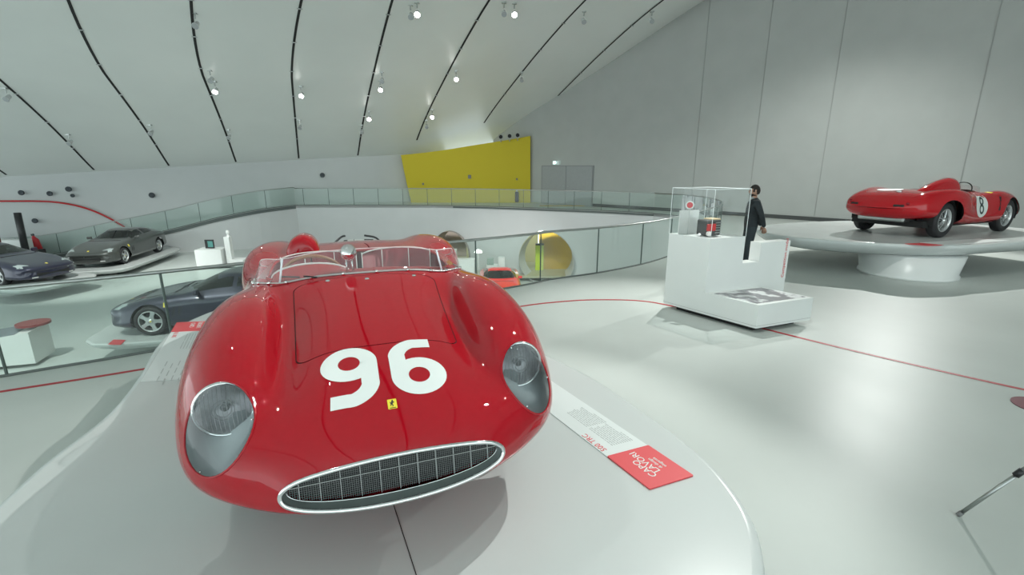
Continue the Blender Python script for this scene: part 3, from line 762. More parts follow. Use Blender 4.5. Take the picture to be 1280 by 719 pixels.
# headlight openings
HLP = {}
for s in (1, -1):
    n = V((-.22*s, .72, -.66)).normalized(); c = V((.60*s, .335, .57)); ux = V((1, 0, 0)); ux = (ux-n*ux.dot(n)).normalized(); uy = n.cross(ux); uy = uy if uy.z > 0 else -uy
    pl = [(x*(1.0-.03*y/.165), y) for x, y in ellipse(.130, .168, 36)]
    loop = project(BV, [c+ux*x+uy*y for x, y in pl], n, 0)
    faces = clip_region(bm, pl, n, c, ux, uy, lambda m, f: (m-c).length < .35 and f.normal.dot(n) < .1)
    cov = take(bm, faces); HLP[s] = (n, c, ux, uy, loop, cov)
# bonnet
def in_top(m, f): return m.z > .5 and .4 < m.y < 1.6 and abs(m.x) < .6
bo = [(x*(1+.16*(y-.62)), y) for x, y in rrect(-.352, .585, .352, 1.36, .055, 5)]
bi = [((x)*.9885, .99+(y-.99)*.9892) for x, y in bo]
outer = clip_region(bm, bo, (0, 0, 1), (0, 0, 0), (1, 0, 0), (0, 1, 0), in_top)
gapb = take(bm, outer)
inner = clip_region(gapb, bi, (0, 0, 1), (0, 0, 0), (1, 0, 0), (0, 1, 0), lambda m, f: True)
bon = take(gapb, inner)
body = obj('body', bm, RED, root, True)
obj('bonnet', bon, RED, root, True)
for v in gapb.verts: v.co.z -= .003
obj('bonnet_gap', gapb, GAPM, root, True)
# headlights
for s in (1, -1):
    n, c, ux, uy, loop, cov = HLP[s]
    h = bpy.data.objects.new('headlight', None); COL.objects.link(h); h.parent = root
    obj('headlight_cover', cov, GLASSL, h, True)
    b = bmesh.new(); tube(b, loop, .0045, 6, True); obj('headlight_trim', b, RED, h, True)
    cen = sum(loop, V((0, 0, 0)))/len(loop); b = bmesh.new(); N = len(loop); rings = []
    dn = V((0, 1, -.15)).normalized()
    for k, (sc, dp) in enumerate(((1, .002), (.97, .03), (.90, .075), (.72, .115), (.4, .13), (.02, .135))):
        rings.append([b.verts.new(cen+(p-cen)*sc+dn*dp) for p in loop])
    for P_, Q_ in zip(rings, rings[1:]):
        for i in range(N): b.faces.new((P_[i], P_[(i+1) % N], Q_[(i+1) % N], Q_[i]))
    obj('bucket', b, mat('bucket_grey', (.50, .53, .54), .5, .1), h, True)
    lc = cen+uy*.042+V((-.008*s, .055, .0)); ax = V((-.02*s, -1, .12)); M = Matrix.Translation(lc) @ frame(ax, (1, 0, 0)).to_4x4()
    b = bmesh.new(); lathe(b, [(.100, -.03), (.106, .0), (.104, .012), (.096, .014), (.094, .004)], 40, M, False); obj('lamp_ring', b, CHROME, h, True)
    b = bmesh.new(); lathe(b, [(.095, .004), (.07, -.03), (.035, -.055), (.014, -.06)], 32, M, False); obj('reflector', b, mat('lamp_reflector', (.88, .85, .87), .38, .85, noise=.18, scale=22), h, True)
    b = bmesh.new(); lathe(b, [(.016, -.058), (.016, -.012), (.010, -.004), (.001, -.004)], 16, M, False); obj('bulb', b, mat('bulb_grey', (.16, .15, .15), .3, .3), h, True)
    b = bmesh.new()
    for r_ in (.026, .038): 
        tube(b, [M @ V((cos(a*pi/12)*r_, sin(a*pi/12)*r_, .021-.1*r_)) for a in range(24)], .0016, 4, True)
    for k in range(-6, 7):
        x = k*.0144; m_ = sqrt(max(.09**2-x*x, 0))
        pts = [M @ V((x, -m_+2*m_*i/8, .024*(1-(x*x+(-m_+2*m_*i/8)**2)/.0092)+.003)) for i in range(9)]
        tube(b, pts, .0012, 4)
    obj('lens_fluting', b, mat('flute_grey', (.45, .43, .44), .3), h)['kind'] = 'stuff'
    b = bmesh.new(); lathe(b, [(.094, .004), (.08, .011), (.055, .019), (.03, .024), (.0, .026)], 32, M, False); obj('lens', b, glass('lens_glass', (.90, .90, .91), .9, 1.5, .05, .10), h, True)
    for i in range(0, len(loop), 6):
        if i % 12 == 0:
            b = bmesh.new(); p = cen+(loop[i]-cen)*.93-n*.004; bmesh.ops.create_icosphere(b, subdivisions=1, radius=.005, matrix=Matrix.Translation(p)); obj('screw', b, CHROME, h)
# grille
g = bpy.data.objects.new('grille', None); COL.objects.link(g); g.parent = root
b = bmesh.new(); tube(b, ring_grille, .0085, 8, True); obj('grille_ring', b, CHROME, g, True)
gc = sum(ring_grille, V((0, 0, 0)))/len(ring_grille); N = len(ring_grille)
b = bmesh.new(); back = [gc+V(((p.x-gc.x)*.965, .045+(p.y-gc.y)*.7, (p.z-gc.z)*.90-.006)) for p in ring_grille]
strip3(b, ring_grille+[ring_grille[0]], back+[back[0]]); obj('grille_duct', b, mat('duct_grey', (.20, .23, .225), .4), g, True)
b = bmesh.new(); tube(b, back, .003, 6, True); obj('inner_ring', b, CHROME, g, True)
b = bmesh.new(); b.faces.new([b.verts.new(p+V((0, .03, 0))) for p in back]); obj('radiator', b, DARK, g)
def span_x(x):   # vertical extent of the mouth at x
    zs = [p.z for p in back if abs(p.x-x) < .03]; return (min(zs), max(zs)) if zs else (0, 0)
mw = max(p.x for p in back); zc = .5*(max(p.z for p in back)+min(p.z for p in back)); mh = .5*(max(p.z for p in back)-min(p.z for p in back)); yb = gc.y+.045
def half_h(x): return mh*max(1-abs(x/mw)**2.3, 0)**.5
tl = .14; RT = Matrix.Rotation(-math.atan(tl), 3, 'X')
b = bmesh.new(); k = -mw+.006
while k < mw-.004:
    hh = half_h(k); box(b, (k, yb+.004, zc), (.0022, .0016, 2*hh), RT); k += .0075
k = -mh+.005
while k < mh:
    ww = mw*max(1-(k/mh)**2, 0)**(1/2.3); box(b, (0, yb+.006+tl*k, zc+k), (2*ww, .0016, .0022)); k += .0075
obj('mesh_screen', b, mat('mesh_grey', (.16, .165, .165), .5, .5), g)['kind'] = 'stuff'
for k in range(-5, 6):
    x = k*.068; hh = half_h(x); obj('grille_bar', newbox((x, yb-.001, zc), (.003, .003, 2*hh), RT), mat('bar_grey', (.42, .43, .43), .4, .6), g)
obj('grille_crossbar', newbox((0, yb-.001, zc+.01), (1.96*mw, .003, .003)), mat('bar_grey', (.42, .43, .43), .4, .6), g)
# painted number
DN = (0, .35, -1)
def digit(path, w, fr, closed=False, nm='number'): return obj(nm, ribbon_on(BV, path, w, fr, DN, .0015, 6, closed), WHITEP, root, True)
six_w, six_h = .222, .372
def glyph6(fr, nm):
    t = .068; a = six_w/2-t/2; o = bpy.data.objects
    # bowl
    pts = [(cos(q)*a, -six_h*.19+sin(q)*(six_h*.31-t/2)) for q in [2*pi*k/40 for k in range(40)]]
    digit(pts, t, fr, True, nm)
    # stem and hook
    pts = stroke_path([(-a, -six_h*.19), (-a, -.02), (-a, .05), (-a*.98, .085), (-a*.70, .125), (-a*.2, six_h/2-t/2), (a*.25, six_h/2-t/2+.001), (a*.95, six_h/2-t/2)], 6)
    digit(pts, t, fr, False, nm)
glyph6(((.128, .438, .62), (1, -.02, 0), (.02, 1, 0)), 'digit_six')
glyph6(((-.142, .432, .62), (-1, .02, 0), (-.02, -1, 0)), 'digit_nine')
# yellow shield badge with black horse
fr = ((0, .232, .60), (1, 0, 0), (0, 1, 0))
obj('badge', patch_on(BV, rrect(-.017, -.024, .017, .024, .003, 2), fr, DN, .002), YEL, root)
horse = [(-.002, .010), (.002, .014), (.005, .011), (.004, .008), (.007, .004), (.009, .006), (.007, .001), (.003, .001), (.001, -.004), (.004, -.008), (.002, -.013), (-.001, -.013), (.0005, -.009), (-.003, -.005), (-.006, -.011), (-.008, -.010), (-.006, -.004), (-.007, .002), (-.010, .006), (-.005, .004), (-.003, .003)]
b = bmesh.new(); b.faces.new([b.verts.new(q) for q in project(BV, [V((x, .235+y*1.25, .60)) for x, y in horse], DN, .0028)]); bmesh.ops.triangulate(b, faces=b.faces[:]); obj('horse_emblem', b, BLACK, root)
obj('badge_stripe', patch_on(BV, rrect(-.012, -.021, .012, -.018, .001, 1), fr, DN, .0028, 1), BLACK, root)
# cockpit, seats, steering wheel
b = bmesh.new(); P_ = [V((x, y, 0)) for x, y in rrect(-.56, 1.50, .56, 2.26, .22, 6)]; tp = project(BV, P_, (0, 0, -1), -.004)
strip3(b, tp+[tp[0]], [V((p.x*.98, 1.88+(p.y-1.88)*.98, .30)) for p in tp+[tp[0]]]); b.faces.new([b.verts.new((p.x*.98, 1.88+(p.y-1.88)*.98, .30)) for p in tp]); obj('cockpit_tub', b, mat('tub_maroon', (.16, .02, .03), .6), root)
b = bmesh.new(); tube(b, tp, .011, 8, True); obj('cockpit_coaming', b, RED, root, True)
for x0, x1 in ((-.52, -.02), (.02, .52)):
    sb = bmesh.new(); L_ = []; n_ = 10
    path = [V((x0+(x1-x0)*i/n_, 2.13+.10*(1-((i/n_-.5)*2)**2), 0)) for i in range(n_+1)]
    A_ = [sb.verts.new(p+V((0, 0, .34))) for p in path]; B_ = [sb.verts.new(p+V((0, .02, .865-.02*((i/n_-.5)*2)**4))) for i, p in enumerate(path)]; C_ = [sb.verts.new(p+V((0, .06, .87-.02*((i/n_-.5)*2)**4))) for i, p in enumerate(path)]
    for i in range(n_): sb.faces.new((A_[i], A_[i+1], B_[i+1], B_[i])); sb.faces.new((B_[i], B_[i+1], C_[i+1], C_[i]))
    seat = obj('seat', sb, LEATHER, root, True)
    b = bmesh.new(); tube(b, [p+V((0, .01, .872-.02*((i/n_-.5)*2)**4)) for i, p in enumerate(path)], .006, 6)
    for i in (0, 3, 7, 10): tube(b, [path[i]+V((0, -.006, .4)), path[i]+V((0, .004, .865))], .0035, 5)
    obj('seat_piping', b, PIPING, seat, True)
    obj('seat_cushion', newbox(((x0+x1)/2, 1.95, .42), (.44, .42, .12), bev=.03), LEATHER, root)
M = Matrix.Translation((-.30, 1.72, .775)) @ frame((0, -.85, -.42)).to_4x4()
sw = bpy.data.objects.new('steering_wheel', None); COL.objects.link(sw); sw.parent = root
b = bmesh.new(); tube(b, [M @ V((cos(k*pi/20)*.19, sin(k*pi/20)*.19, 0)) for k in range(40)], .011, 8, True); obj('wheel_rim', b, WOOD, sw, True)
b = bmesh.new()
for a in (.5*pi, 1.17*pi, 1.83*pi): tube(b, [M @ V((cos(a)*.185, sin(a)*.185, 0)), M @ V((0, 0, .02))], .006, 5)
obj('wheel_spokes', b, CHROME, sw)
b = bmesh.new(); tube(b, [M @ V((0, 0, .02)), M @ V((0, 0, .35))], .018, 8); obj('steering_column', b, SATIN, sw)
# dashboard cowl with a white edge
b = bmesh.new(); arc = [V((-.30+.22*cos(a), 1.60, .83+.075*sin(a))) for a in [pi*k/16 for k in range(17)]]
strip3(b, arc, project(BV, [V((p.x, 1.44, 0)) for p in arc], (0, 0, -1), .002)); obj('instrument_cowl', b, RED, root, True)
b = bmesh.new(); tube(b, arc, .008, 6); obj('cowl_trim', b, PIPING, root, True)
# headrest fairing
b = bmesh.new(); rings = []
for y, hw, zt in ((2.30, .075, .93), (2.31, .10, .965), (2.36, .118, .99), (2.45, .12, .995), (2.65, .115, .98), (2.9, .10, .94), (3.15, .08, .885), (3.35, .05, .81)):
    rings.append([b.verts.new((-.385+hw*cos(a), y, .80+(zt-.815)*max(sin(a), 0)**.8)) for a in [pi*k/16 for k in range(17)]])
for P_, Q_ in zip(rings, rings[1:]):
    for i in range(16): b.faces.new((P_[i], P_[i+1], Q_[i+1], Q_[i]))
b.faces.new(rings[0]); obj('headrest', b, RED, root, True)
# wraparound windscreen
def screen():
    base = catmull([(-.625, 1.80, 0), (-.635, 1.68, 0), (-.60, 1.56, 0), (-.50, 1.475, 0), (-.30, 1.42, 0), (0, 1.395, 0), (.30, 1.42, 0), (.50, 1.475, 0), (.60, 1.56, 0), (.635, 1.68, 0), (.625, 1.80, 0)], 5)
    bp = project(BV, base, (0, 0, -1), .002); n_ = len(bp); top_ = []
    for i, p in enumerate(bp):
        u_ = abs(i/(n_-1)-.5)*2; hgt = .135 if u_ < .6 else .135*(1-(u_-.6)/.4*.5)
        out = V((p.x, p.y-1.75, 0)).normalized(); top_.append(p+V((0, 0, hgt))+V((-out.x*(.01+.05*u_), .055*(1-u_), 0)))
    return bp, top_
bp, tp_ = screen()
b = bmesh.new(); strip3(b, bp, tp_); ws = obj('windscreen', b, GLASSS, root, True)
b = bmesh.new(); tube(b, [p+V((0, -.002, .003)) for p in bp], .0065, 6); obj('screen_channel', b, mat('channel_grey', (.45, .45, .44), .35, .5), ws, True)
b = bmesh.new(); tube(b, tp_, .0028, 5); obj('screen_edge', b, mat('acrylic_edge', (.72, .62, .62), .3), ws, True)
for s in (16, 34): 
    b = bmesh.new(); tube(b, [bp[s], tp_[s]], .006, 6); obj('screen_joint', b, mat('acrylic_joint', (.75, .8, .85), .2), ws, True)
for i in range(2, len(bp)-1, 3):
    b = bmesh.new(); bmesh.ops.create_icosphere(b, subdivisions=2, radius=.0095, matrix=Matrix.Translation(bp[i]+V((0, -.012, .006)))); obj('rivet', b, CHROME, ws, True)
# mirror in a polished bullet housing
mp = project(BV, [V((-.085, 1.405, 0))], (0, 0, -1), 0)[0]
mi = bpy.data.objects.new('rear_view_mirror', None); COL.objects.link(mi); mi.parent = root
b = bmesh.new(); lathe(b, [(.0, -.075), (.02, -.07), (.038, -.045), (.046, -.01), (.048, .02), (.046, .022), (.0, .018)], 24, Matrix.Translation(mp+V((0, .06, .115))) @ frame((0, 1, 0)).to_4x4(), False); obj('mirror_shell', b, CHROME, mi, True)
b = bmesh.new(); tube(b, [mp+V((-.018, .02, 0)), mp+V((-.014, .05, .1))], .006, 6); tube(b, [mp+V((.018, .02, 0)), mp+V((.014, .05, .1))], .006, 6); obj('mirror_stem', b, CHROME, mi, True)
# wipers and cap on the scuttle
for (xa, ya, xb, yb_) in ((-.47, 1.50, -.36, 1.445), (-.335, 1.40, -.265, 1.375)):
    q = project(BV, [V((xa, ya, 0)), V(((xa+xb)/2, (ya+yb_)/2, 0)), V((xb, yb_, 0))], (0, 0, -1), 0); b = bmesh.new(); tube(b, [p+V((0, -.0, .030-.008*i)) for i, p in enumerate(q)], .005, 5); obj('wiper', b, BLACK, root)
for x, y in ((-.21, 1.33), (.27, 1.33), (0.0, 1.30)):
    q = project(BV, [V((x, y, 0))], (0, 0, -1), 0)[0]; b = bmesh.new(); lathe(b, [(.0, .007), (.009, .006), (.013, 0)], 14, Matrix.Translation(q), False); obj('bonnet_fastener', b, CHROME, root, True)
b = bmesh.new(); box(b, (0, 2.2, .25), (1.1, 2.6, .08)); obj('underbody', b, DARK, root)
wheel_well(root, .93, .33, .375, .48, .70); wheel_well(root, 3.12, .33, .36, .48, .70)
wheel_set(root, ((.63, .93), (.63, 3.12)), .315, .155, 'wire')

# --- red number 8 car on the far right platform
P2 = [(x*.93, y*.93) for x, y in [(5.95, 11.1), (6.12, 10.35), (6.6, 9.9), (7.4, 9.45), (8.2, 9.22), (8.95, 9.2), (9.9, 9.45), (11.2, 9.9), (12.4, 10.5), (12.9, 11.5), (12.3, 12.9), (10.8, 13.6), (9.0, 13.5), (7.3, 12.9), (6.2, 12.0)]]; Z2 = .72
plat2, pc2 = platform('display_platform', 'white platform on a round foot under the red number 8 car', P2, Z2, dip=1.15)
bm = bmesh.new(); lathe(bm, [(.82, 0), (.82, .05), (.79, .07), (.86, Z2-.27)], 48); o = obj('pedestal', bm, WHITE, plat2, True); o.location = (-.35, -.85, 0)
wr0 = atz(1172, 297, Z2); d_ = sight(1249, 297); k_ = 5.0
while (V((d_.x*k_, d_.y*k_, Z2))-wr0).length < 2.45 or k_*d_.y < wr0.y: k_ += .01
wr1 = V((d_.x*k_, d_.y*k_, Z2)); dirv = (wr1-wr0).normalized()
def car_root(name, label, rear, front, wbase, y_rear, xw, z):
    """rear/front: ground points of the two wheels on the car's right flank (local -x)"""
    f = (front-rear).normalized(); ang = atan2(f.x, -f.y)   # local -y is forward
    rt = thing(name, label, 'car', (0, 0, 0), ang)
    M_ = Matrix.Rotation(ang, 3, 'Z'); loc = rear-M_ @ V((xw, y_rear, 0)); rt.location = (loc.x, loc.y, z); return rt
rt8 = car_root('racing_car', 'red open racing car numbered 8 with headrest fin on the far right platform', wr0, wr1, 2.3, 3.2*1.04, -.72, Z2); rt8.scale = (1.04, 1.04, 1.04)
net = barchetta('eight'); grid = surf(net, 5, 5); bm = body_bm(grid, 5, 5)['body']; bmesh.ops.remove_doubles(bm, verts=bm.verts, dist=1e-5)
bmesh.ops.recalc_face_normals(bm, faces=bm.faces); BV8 = BVHTree.FromBMesh(bm)
rg = [p.copy() for p in grid[0]]; rg += [V((-p.x, p.y, p.z)) for p in rg[::-1][1:-1]]
arch_cut(bm, .88, .34, .385, .5); arch_cut(bm, 3.20, .34, .385, .5)
ck = clip_region(bm, rrect(-.50, 1.62, .50, 2.30, .2, 5), (0, 0, 1), (0, 0, 0), (1, 0, 0), (0, 1, 0), lambda m, f: m.z > .6 and 1.4 < m.y < 2.6); bmesh.ops.delete(bm, geom=ck, context='FACES')
bm8 = bm
def dark_slot(parent, bv, poly, fr, n, nm='vent', m=DARK, lift=.003): return obj(nm, patch_on(bv, poly, fr, n, lift), m, parent)
obj('body', bm, RED2, rt8, True)
b = bmesh.new(); tube(b, rg, .01, 6, True); obj('grille_ring', b, CHROME, rt8, True); b = bmesh.new(); b.faces.new([b.verts.new(p+V((0, .05, 0))) for p in rg]); obj('radiator', b, DARK, rt8)
b = bmesh.new(); tp8 = project(BV8, [V((x, y, 0)) for x, y in rrect(-.50, 1.62, .50, 2.30, .2, 5)], (0, 0, -1), 0)
strip3(b, tp8+[tp8[0]], [V((p.x, p.y, .3)) for p in tp8+[tp8[0]]]); b.faces.new([b.verts.new((p.x, p.y, .3)) for p in tp8]); obj('cockpit_tub', b, SATIN, rt8)
b = bmesh.new(); tube(b, tp8, .012, 6, True); obj('cockpit_coaming', b, mat('brown_leather', (.10, .03, .02), .6), rt8, True)
b = bmesh.new(); rings = []
for y, hw, zt in ((2.26, .14, 1.02), (2.29, .19, 1.09), (2.38, .21, 1.125), (2.52, .21, 1.12), (2.8, .19, 1.06), (3.12, .14, .97), (3.40, .08, .885), (3.55, .03, .83)):
    rings.append([b.verts.new((-.30+hw*cos(a), y, .80+(zt-.80)*max(sin(a), 0)**.75)) for a in [pi*k/14 for k in range(15)]])
for P_, Q_ in zip(rings, rings[1:]):
    for i in range(14): b.faces.new((P_[i], P_[i+1], Q_[i+1], Q_[i]))
b.faces.new(rings[0]); obj('headrest', b, RED2, rt8, True)
NS = (1, 0, -.05)
frs = ((0, 2.02, .55), (0, -1, 0), (0, 0, 1))
b = patch_on(BV8, ellipse(.23, .24, 28), frs, NS, .004, 4); obj('roundel', b, WHITEP, rt8, True)
for (cy, ry) in ((.082, .066), (-.078, .078)):
    obj('digit_eight', ribbon_on(BV8, [(cos(2*pi*k/24)*ry*.85, cy+sin(2*pi*k/24)*ry) for k in range(24)], .042, frs, NS, .006, 2, True), mat('number_ink', (.01, .03, .03), .5), rt8)
dark_slot(rt8, BV8, [(-.03, -.14), (.03, -.14), (.07, .14), (.01, .14)], ((0, 1.42, .57), (0, -1, 0), (0, 0, 1)), NS)
for k in range(3): obj('vent_louvre', newbox((-.795, 1.42-.01*k, .50+.07*k), (.02, .07, .012)), RED2, rt8)
for x in (-.40, .40): dark_slot(rt8, BV8, rrect(-.085, -.022, .085, .022, .02, 3), ((x, 3.9, .62), (1, 0, 0), (0, 0, 1)), (0, -1, -.0), 'tail_slot')
for x in (-.52, .52):
    q = project(BV8, [V((x, 3.9, .66))], (0, -1, 0), 0)[0]; b = bmesh.new(); lathe(b, [(.028, 0), (.025, .02), (.0, .028)], 14, Matrix.Translation(q) @ frame((0, 1, .2)).to_4x4(), False); obj('tail_lamp', b, mat('tail_red', (.25, .0, .01), .2), rt8, True)
obj('tail_roundel', patch_on(BV8, ellipse(.22, .20, 24), ((.18, 3.42, 0), (1, 0, 0), (0, 1, 0)), (0, 0, -1), .005, 4), WHITEP, rt8, True)
b = bmesh.new(); q = project(BV8, [V((-.12, 3.66, 0))], (0, 0, -1), 0)[0]; lathe(b, [(.05, 0), (.05, .015), (.03, .03), (.0, .032)], 18, Matrix.Translation(q), False); obj('fuel_cap', b, CHROME, rt8, True)
obj('yellow_badge', patch_on(BV8, rrect(-.06, -.05, .06, .05, .02, 2), ((-.60, 1.50, 0), (1, 0, 0), (0, 1, 0)), (.0, 0, -1), .004), YEL, rt8)
M = Matrix.Translation((-.28, 1.86, .86)) @ frame((0, -.85, -.5)).to_4x4(); b = bmesh.new(); tube(b, [M @ V((cos(k*pi/12)*.19, sin(k*pi/12)*.19, 0)) for k in range(24)], .011, 6, True); obj('steering_wheel', b, SATIN, rt8, True)
b = bmesh.new(); ba = project(BV8, catmull([(-.54, 1.68, 0), (-.3, 1.52, 0), (0, 1.49, 0), (.3, 1.52, 0), (.54, 1.68, 0)], 4), (0, 0, -1), 0); strip3(b, ba, [p+V((0, .04, .11)) for p in ba]); obj('windscreen', b, GLASSS, rt8, True)
for x in (-.28, .28): obj('seat', newbox((x, 2.18, .62), (.38, .12, .42), bev=.04), mat('brown_leather', (.10, .03, .02), .6), rt8)
b = bmesh.new(); box(b, (0, 2.1, .26), (1.3, 3.2, .12)); obj('underbody', b, DARK, rt8)
b = bmesh.new(); box(b, (0, 3.72, .34), (.85, .4, .10), bev=.03); obj('tail_pan', b, STEEL, rt8)
wheel_well(rt8, .88, .34, .385, .48, .74); wheel_well(rt8, 3.20, .34, .385, .48, .74)
wheel_set(rt8, ((.66, .88), (.67, 3.20)), .335, .17, 'wire')
# flat panels lying on that platform
o = thing('info_strip', 'white and grey info strip with a red stripe beside the number 8 car', 'information panel', (0, 0, 0))
q = [atz(x, y, Z2+.002) for x, y in ((1150, 303.5), (1178, 307), (1262, 301), (1225, 298.5))]
for (a, c_, nm, m_) in ((0, 1, 'text_panel', LABELW),):
    b = bmesh.new(); prism(b, [(p.x, p.y) for p in q], Z2+.001, Z2+.006); obj('text_panel', b, LABELW, o)
q2 = [atz(x, y, Z2+.002) for x, y in ((1131, 305), (1160, 307.5), (1180, 306.8), (1152, 304))]; b = bmesh.new(); prism(b, [(p.x, p.y) for p in q2], Z2+.001, Z2+.008); obj('red_panel', b, LABELR, o)

# ------------------------------------------------------------------ closed road cars of the lower hall
def coupe(name, label, loc, rz, L, Wd, Hh, fo, wb, paint, r=.33, tail='fast', low=False, open_top=False):
    rt = thing(name, label, 'car', loc, rz)
    w = Wd/2; sx = w/.965; sz = Hh/1.28
    fy = fo; ry = fo+wb
    Y = lambda y: (y*fo/.95 if y < .95 else (fo+(y-.95)*wb/2.5 if y < 3.45 else fo+wb+(y-3.45)*(L-fo-wb)/1.10))
    rows = []
    def row(y, pts):
        rows.append([(x*sx, Y(yy if yy is not None else y), (.2+(z-.2)*sz if z > .2 else z)) for (x, z, yy) in pts])
    def R_(y, c0, c1, c2, c3, c4, c5, c6, zb=.17, yb=None):
        row(y, [(0, c0, None)]+[(a, b_, (c_[0] if c_ else None)) for (a, b_, *c_) in (c1, c2, c3, c4, c5, c6)]+[(0, zb, None)])
    R_(0, .46, (.28, .46, .005), (.50, .46, .03), (.66, .46, .09), (.74, .455, .14), (.66, .45, .09), (.50, .45, .03), .45)
    R_(0, .56, (.30, .56, .005), (.56, .555, .04), (.74, .55, .12), (.83, .46, .22), (.78, .33, .16), (.64, .22, .06), .2)
    R_(.16, .64, (.30, .64), (.57, .64, .18), (.75, .61, .25), (.87, .50, .36), (.87, .36, .34), (.78, .20, .25), .17)
    R_(.45, .72, (.30, .72), (.56, .715), (.75, .70), (.90, .57), (.92, .40), (.86, .18))
    R_(.95, .82, (.30, .82), (.55, .82), (.77, .825), (.93, .68), (.955, .46), (.90, .17))
    R_(1.45, .91, (.33, .91), (.60, .905), (.79, .865), (.935, .70), (.945, .46), (.90, .17))
    R_(1.62, .95, (.36, .945, 1.66), (.66, .93, 1.78), (.80, .88), (.935, .72), (.945, .46), (.90, .17))
    R_(2.25, 1.235, (.30, 1.225, 2.27), (.54, 1.17, 2.33), (.81, .905), (.94, .74), (.945, .46), (.90, .17))
    R_(2.65, 1.28, (.30, 1.27), (.545, 1.215), (.82, .925), (.945, .76), (.95, .46), (.90, .17))
    if tail == 'wagon':
        R_(3.15, 1.26, (.30, 1.25), (.54, 1.20), (.83, .95), (.955, .79), (.96, .48), (.91, .17))
        R_(3.75, 1.16, (.30, 1.15), (.52, 1.11), (.82, .97), (.965, .82), (.96, .5), (.90, .2))
        R_(4.30, 1.00, (.32, .99), (.56, .98), (.77, .93), (.91, .80), (.92, .5), (.84, .25))
    else:
        R_(3.10, 1.20, (.30, 1.19), (.53, 1.15), (.83, .95), (.955, .79), (.96, .48), (.91, .17))
        R_(3.75, .98, (.36, .975), (.62, .97), (.82, .94), (.965, .81), (.96, .5), (.90, .2))
        R_(4.30, .93, (.36, .93), (.60, .92), (.77, .88), (.90, .77), (.91, .5), (.84, .25))
    R_(4.50, .85, (.34, .85), (.58, .84, 4.49), (.73, .80, 4.46), (.83, .70, 4.42), (.84, .48, 4.42), (.76, .26, 4.45), .27)
    R_(4.55, .60, (.30, .60), (.52, .60, 4.54), (.64, .60, 4.51), (.72, .60, 4.47), (.70, .55, 4.48), (.60, .5, 4.52), .5)
    nr = nc = 4
    grid = surf(rows, nr, nc); i_w0 = 6.0; roofend = 9.0
    def cl(a, c, s):
        if open_top and 6.0 < a < 9.75 and c < 2.75: return None
        if 6.05 < a < 6.95 and c < 1.9: return 'windscreen'
        if 8.0 < a < 8.2 and 2.1 < c < 2.75: return 'body'
        if 8.2 < a < 9.6 and 2.1 < c < 2.75: return 'quarter_window' if s > 0 else 'quarter_window_'
        if 6.25 < a < 8.2 and 2.1 < c < 2.75: return 'side_window' if s > 0 else 'side_window_'
        if roofend+.05 < a < roofend+.9 and c < 1.75: return 'rear_window'
        return 'body'
    parts = body_bm(grid, nr, nc, cl)
    bmB = parts['body']; bmesh.ops.remove_doubles(bmB, verts=bmB.verts, dist=1e-5); bmesh.ops.recalc_face_normals(bmB, faces=bmB.faces)
    bv = BVHTree.FromBMesh(bmB)
    arch_cut(bmB, fy, r+.01, r*1.13, .45*sx); arch_cut(bmB, ry, r+.01, r*1.15, .45*sx)
    obj('body', bmB, paint, rt, True)
    for k in ('windscreen', 'side_window', 'side_window_', 'quarter_window', 'quarter_window_', 'rear_window'):
        if k in parts and not open_top: obj(k.rstrip('_'), parts[k], GLASST, rt, True)
    obj('interior', newbox((0, Y(2.5), .55), (1.4*sx, 2.0, .5)), DARK, rt)
    for x in (-.36, .36): obj('seat', newbox((x, Y(2.75), .82), (.46, .16, .52), bev=.05), mat('cream_leather', (.35, .3, .24), .6), rt)
    wheel_well(rt, fy, r+.01, r*1.13, .58*sx, .90*sx); wheel_well(rt, ry, r+.01, r*1.15, .58*sx, .90*sx)
    wheel_set(rt, (((w-.13), fy), ((w-.13), ry)), r, .23, 'alloy')
    obj('underbody', newbox((0, L/2, .2), (1.5*sx, L*.8, .1)), DARK, rt)
    NF = (0, 1, 0)
    obj('grille', patch_on(bv, rrect(-.50*sx, -.055*sz, .50*sx, .06*sz, .04, 3), ((0, 0, .36*sz), (1, 0, 0), (0, 0, 1)), NF, .004, 3), DARK, rt)
    for s in (1, -1):
        obj('headlight', patch_on(bv, [(-.16, -.05), (.06, -.12), (.14, .02), (.12, .20), (.0, .16)] if s > 0 else [(.16, -.05), (-.06, -.12), (-.14, .02), (-.12, .20), (.0, .16)], ((s*.66*sx, Y(.30), .9), (1, 0, 0), (0, 1, 0)), (0, .0, -1), .004, 3), mat('headlight_glass', (.55, .62, .62), .1, .5), rt, True)
        obj('front_lamp', patch_on(bv, rrect(-.08, -.02, .08, .02, .01, 2), ((s*.55*sx, 0, .27*sz), (1, 0, 0), (0, 0, 1)), NF, .005, 1), mat('lamp_clear', (.6, .62, .6), .2), rt)
        mi_ = bmesh.new(); box(mi_, (s*(w-.03), Y(1.95), .96*sz), (.19, .10, .12), bev=.035); tube(mi_, [V((s*(w-.14), Y(1.98), .90*sz)), V((s*(w-.04), Y(1.96), .95*sz))], .02, 6); obj('wing_mirror', mi_, paint, rt)
        for k in range(2): obj('side_vent', patch_on(bv, [(-.015, -.13), (.015, -.13), (.065, .10), (.035, .10)], ((0, Y(1.42)+k*.12, .56*sz), (0, 1, 0), (0, 0, 1)), (-s, 0, 0), .004, 2), DARK, rt)
        obj('shield_badge', patch_on(bv, rrect(-.04, -.05, .04, .05, .01, 2), ((0, Y(1.30), .70*sz), (0, 1, 0), (0, 0, 1)), (-s, 0, 0), .005, 1), YEL, rt)
    obj('bonnet_badge', patch_on(bv, rrect(-.03, -.04, .03, .04, .01, 2), ((0, Y(.22), .9), (1, 0, 0), (0, 1, 0)), (0, 0, -1), .004, 1), YEL, rt)
    b = bmesh.new()
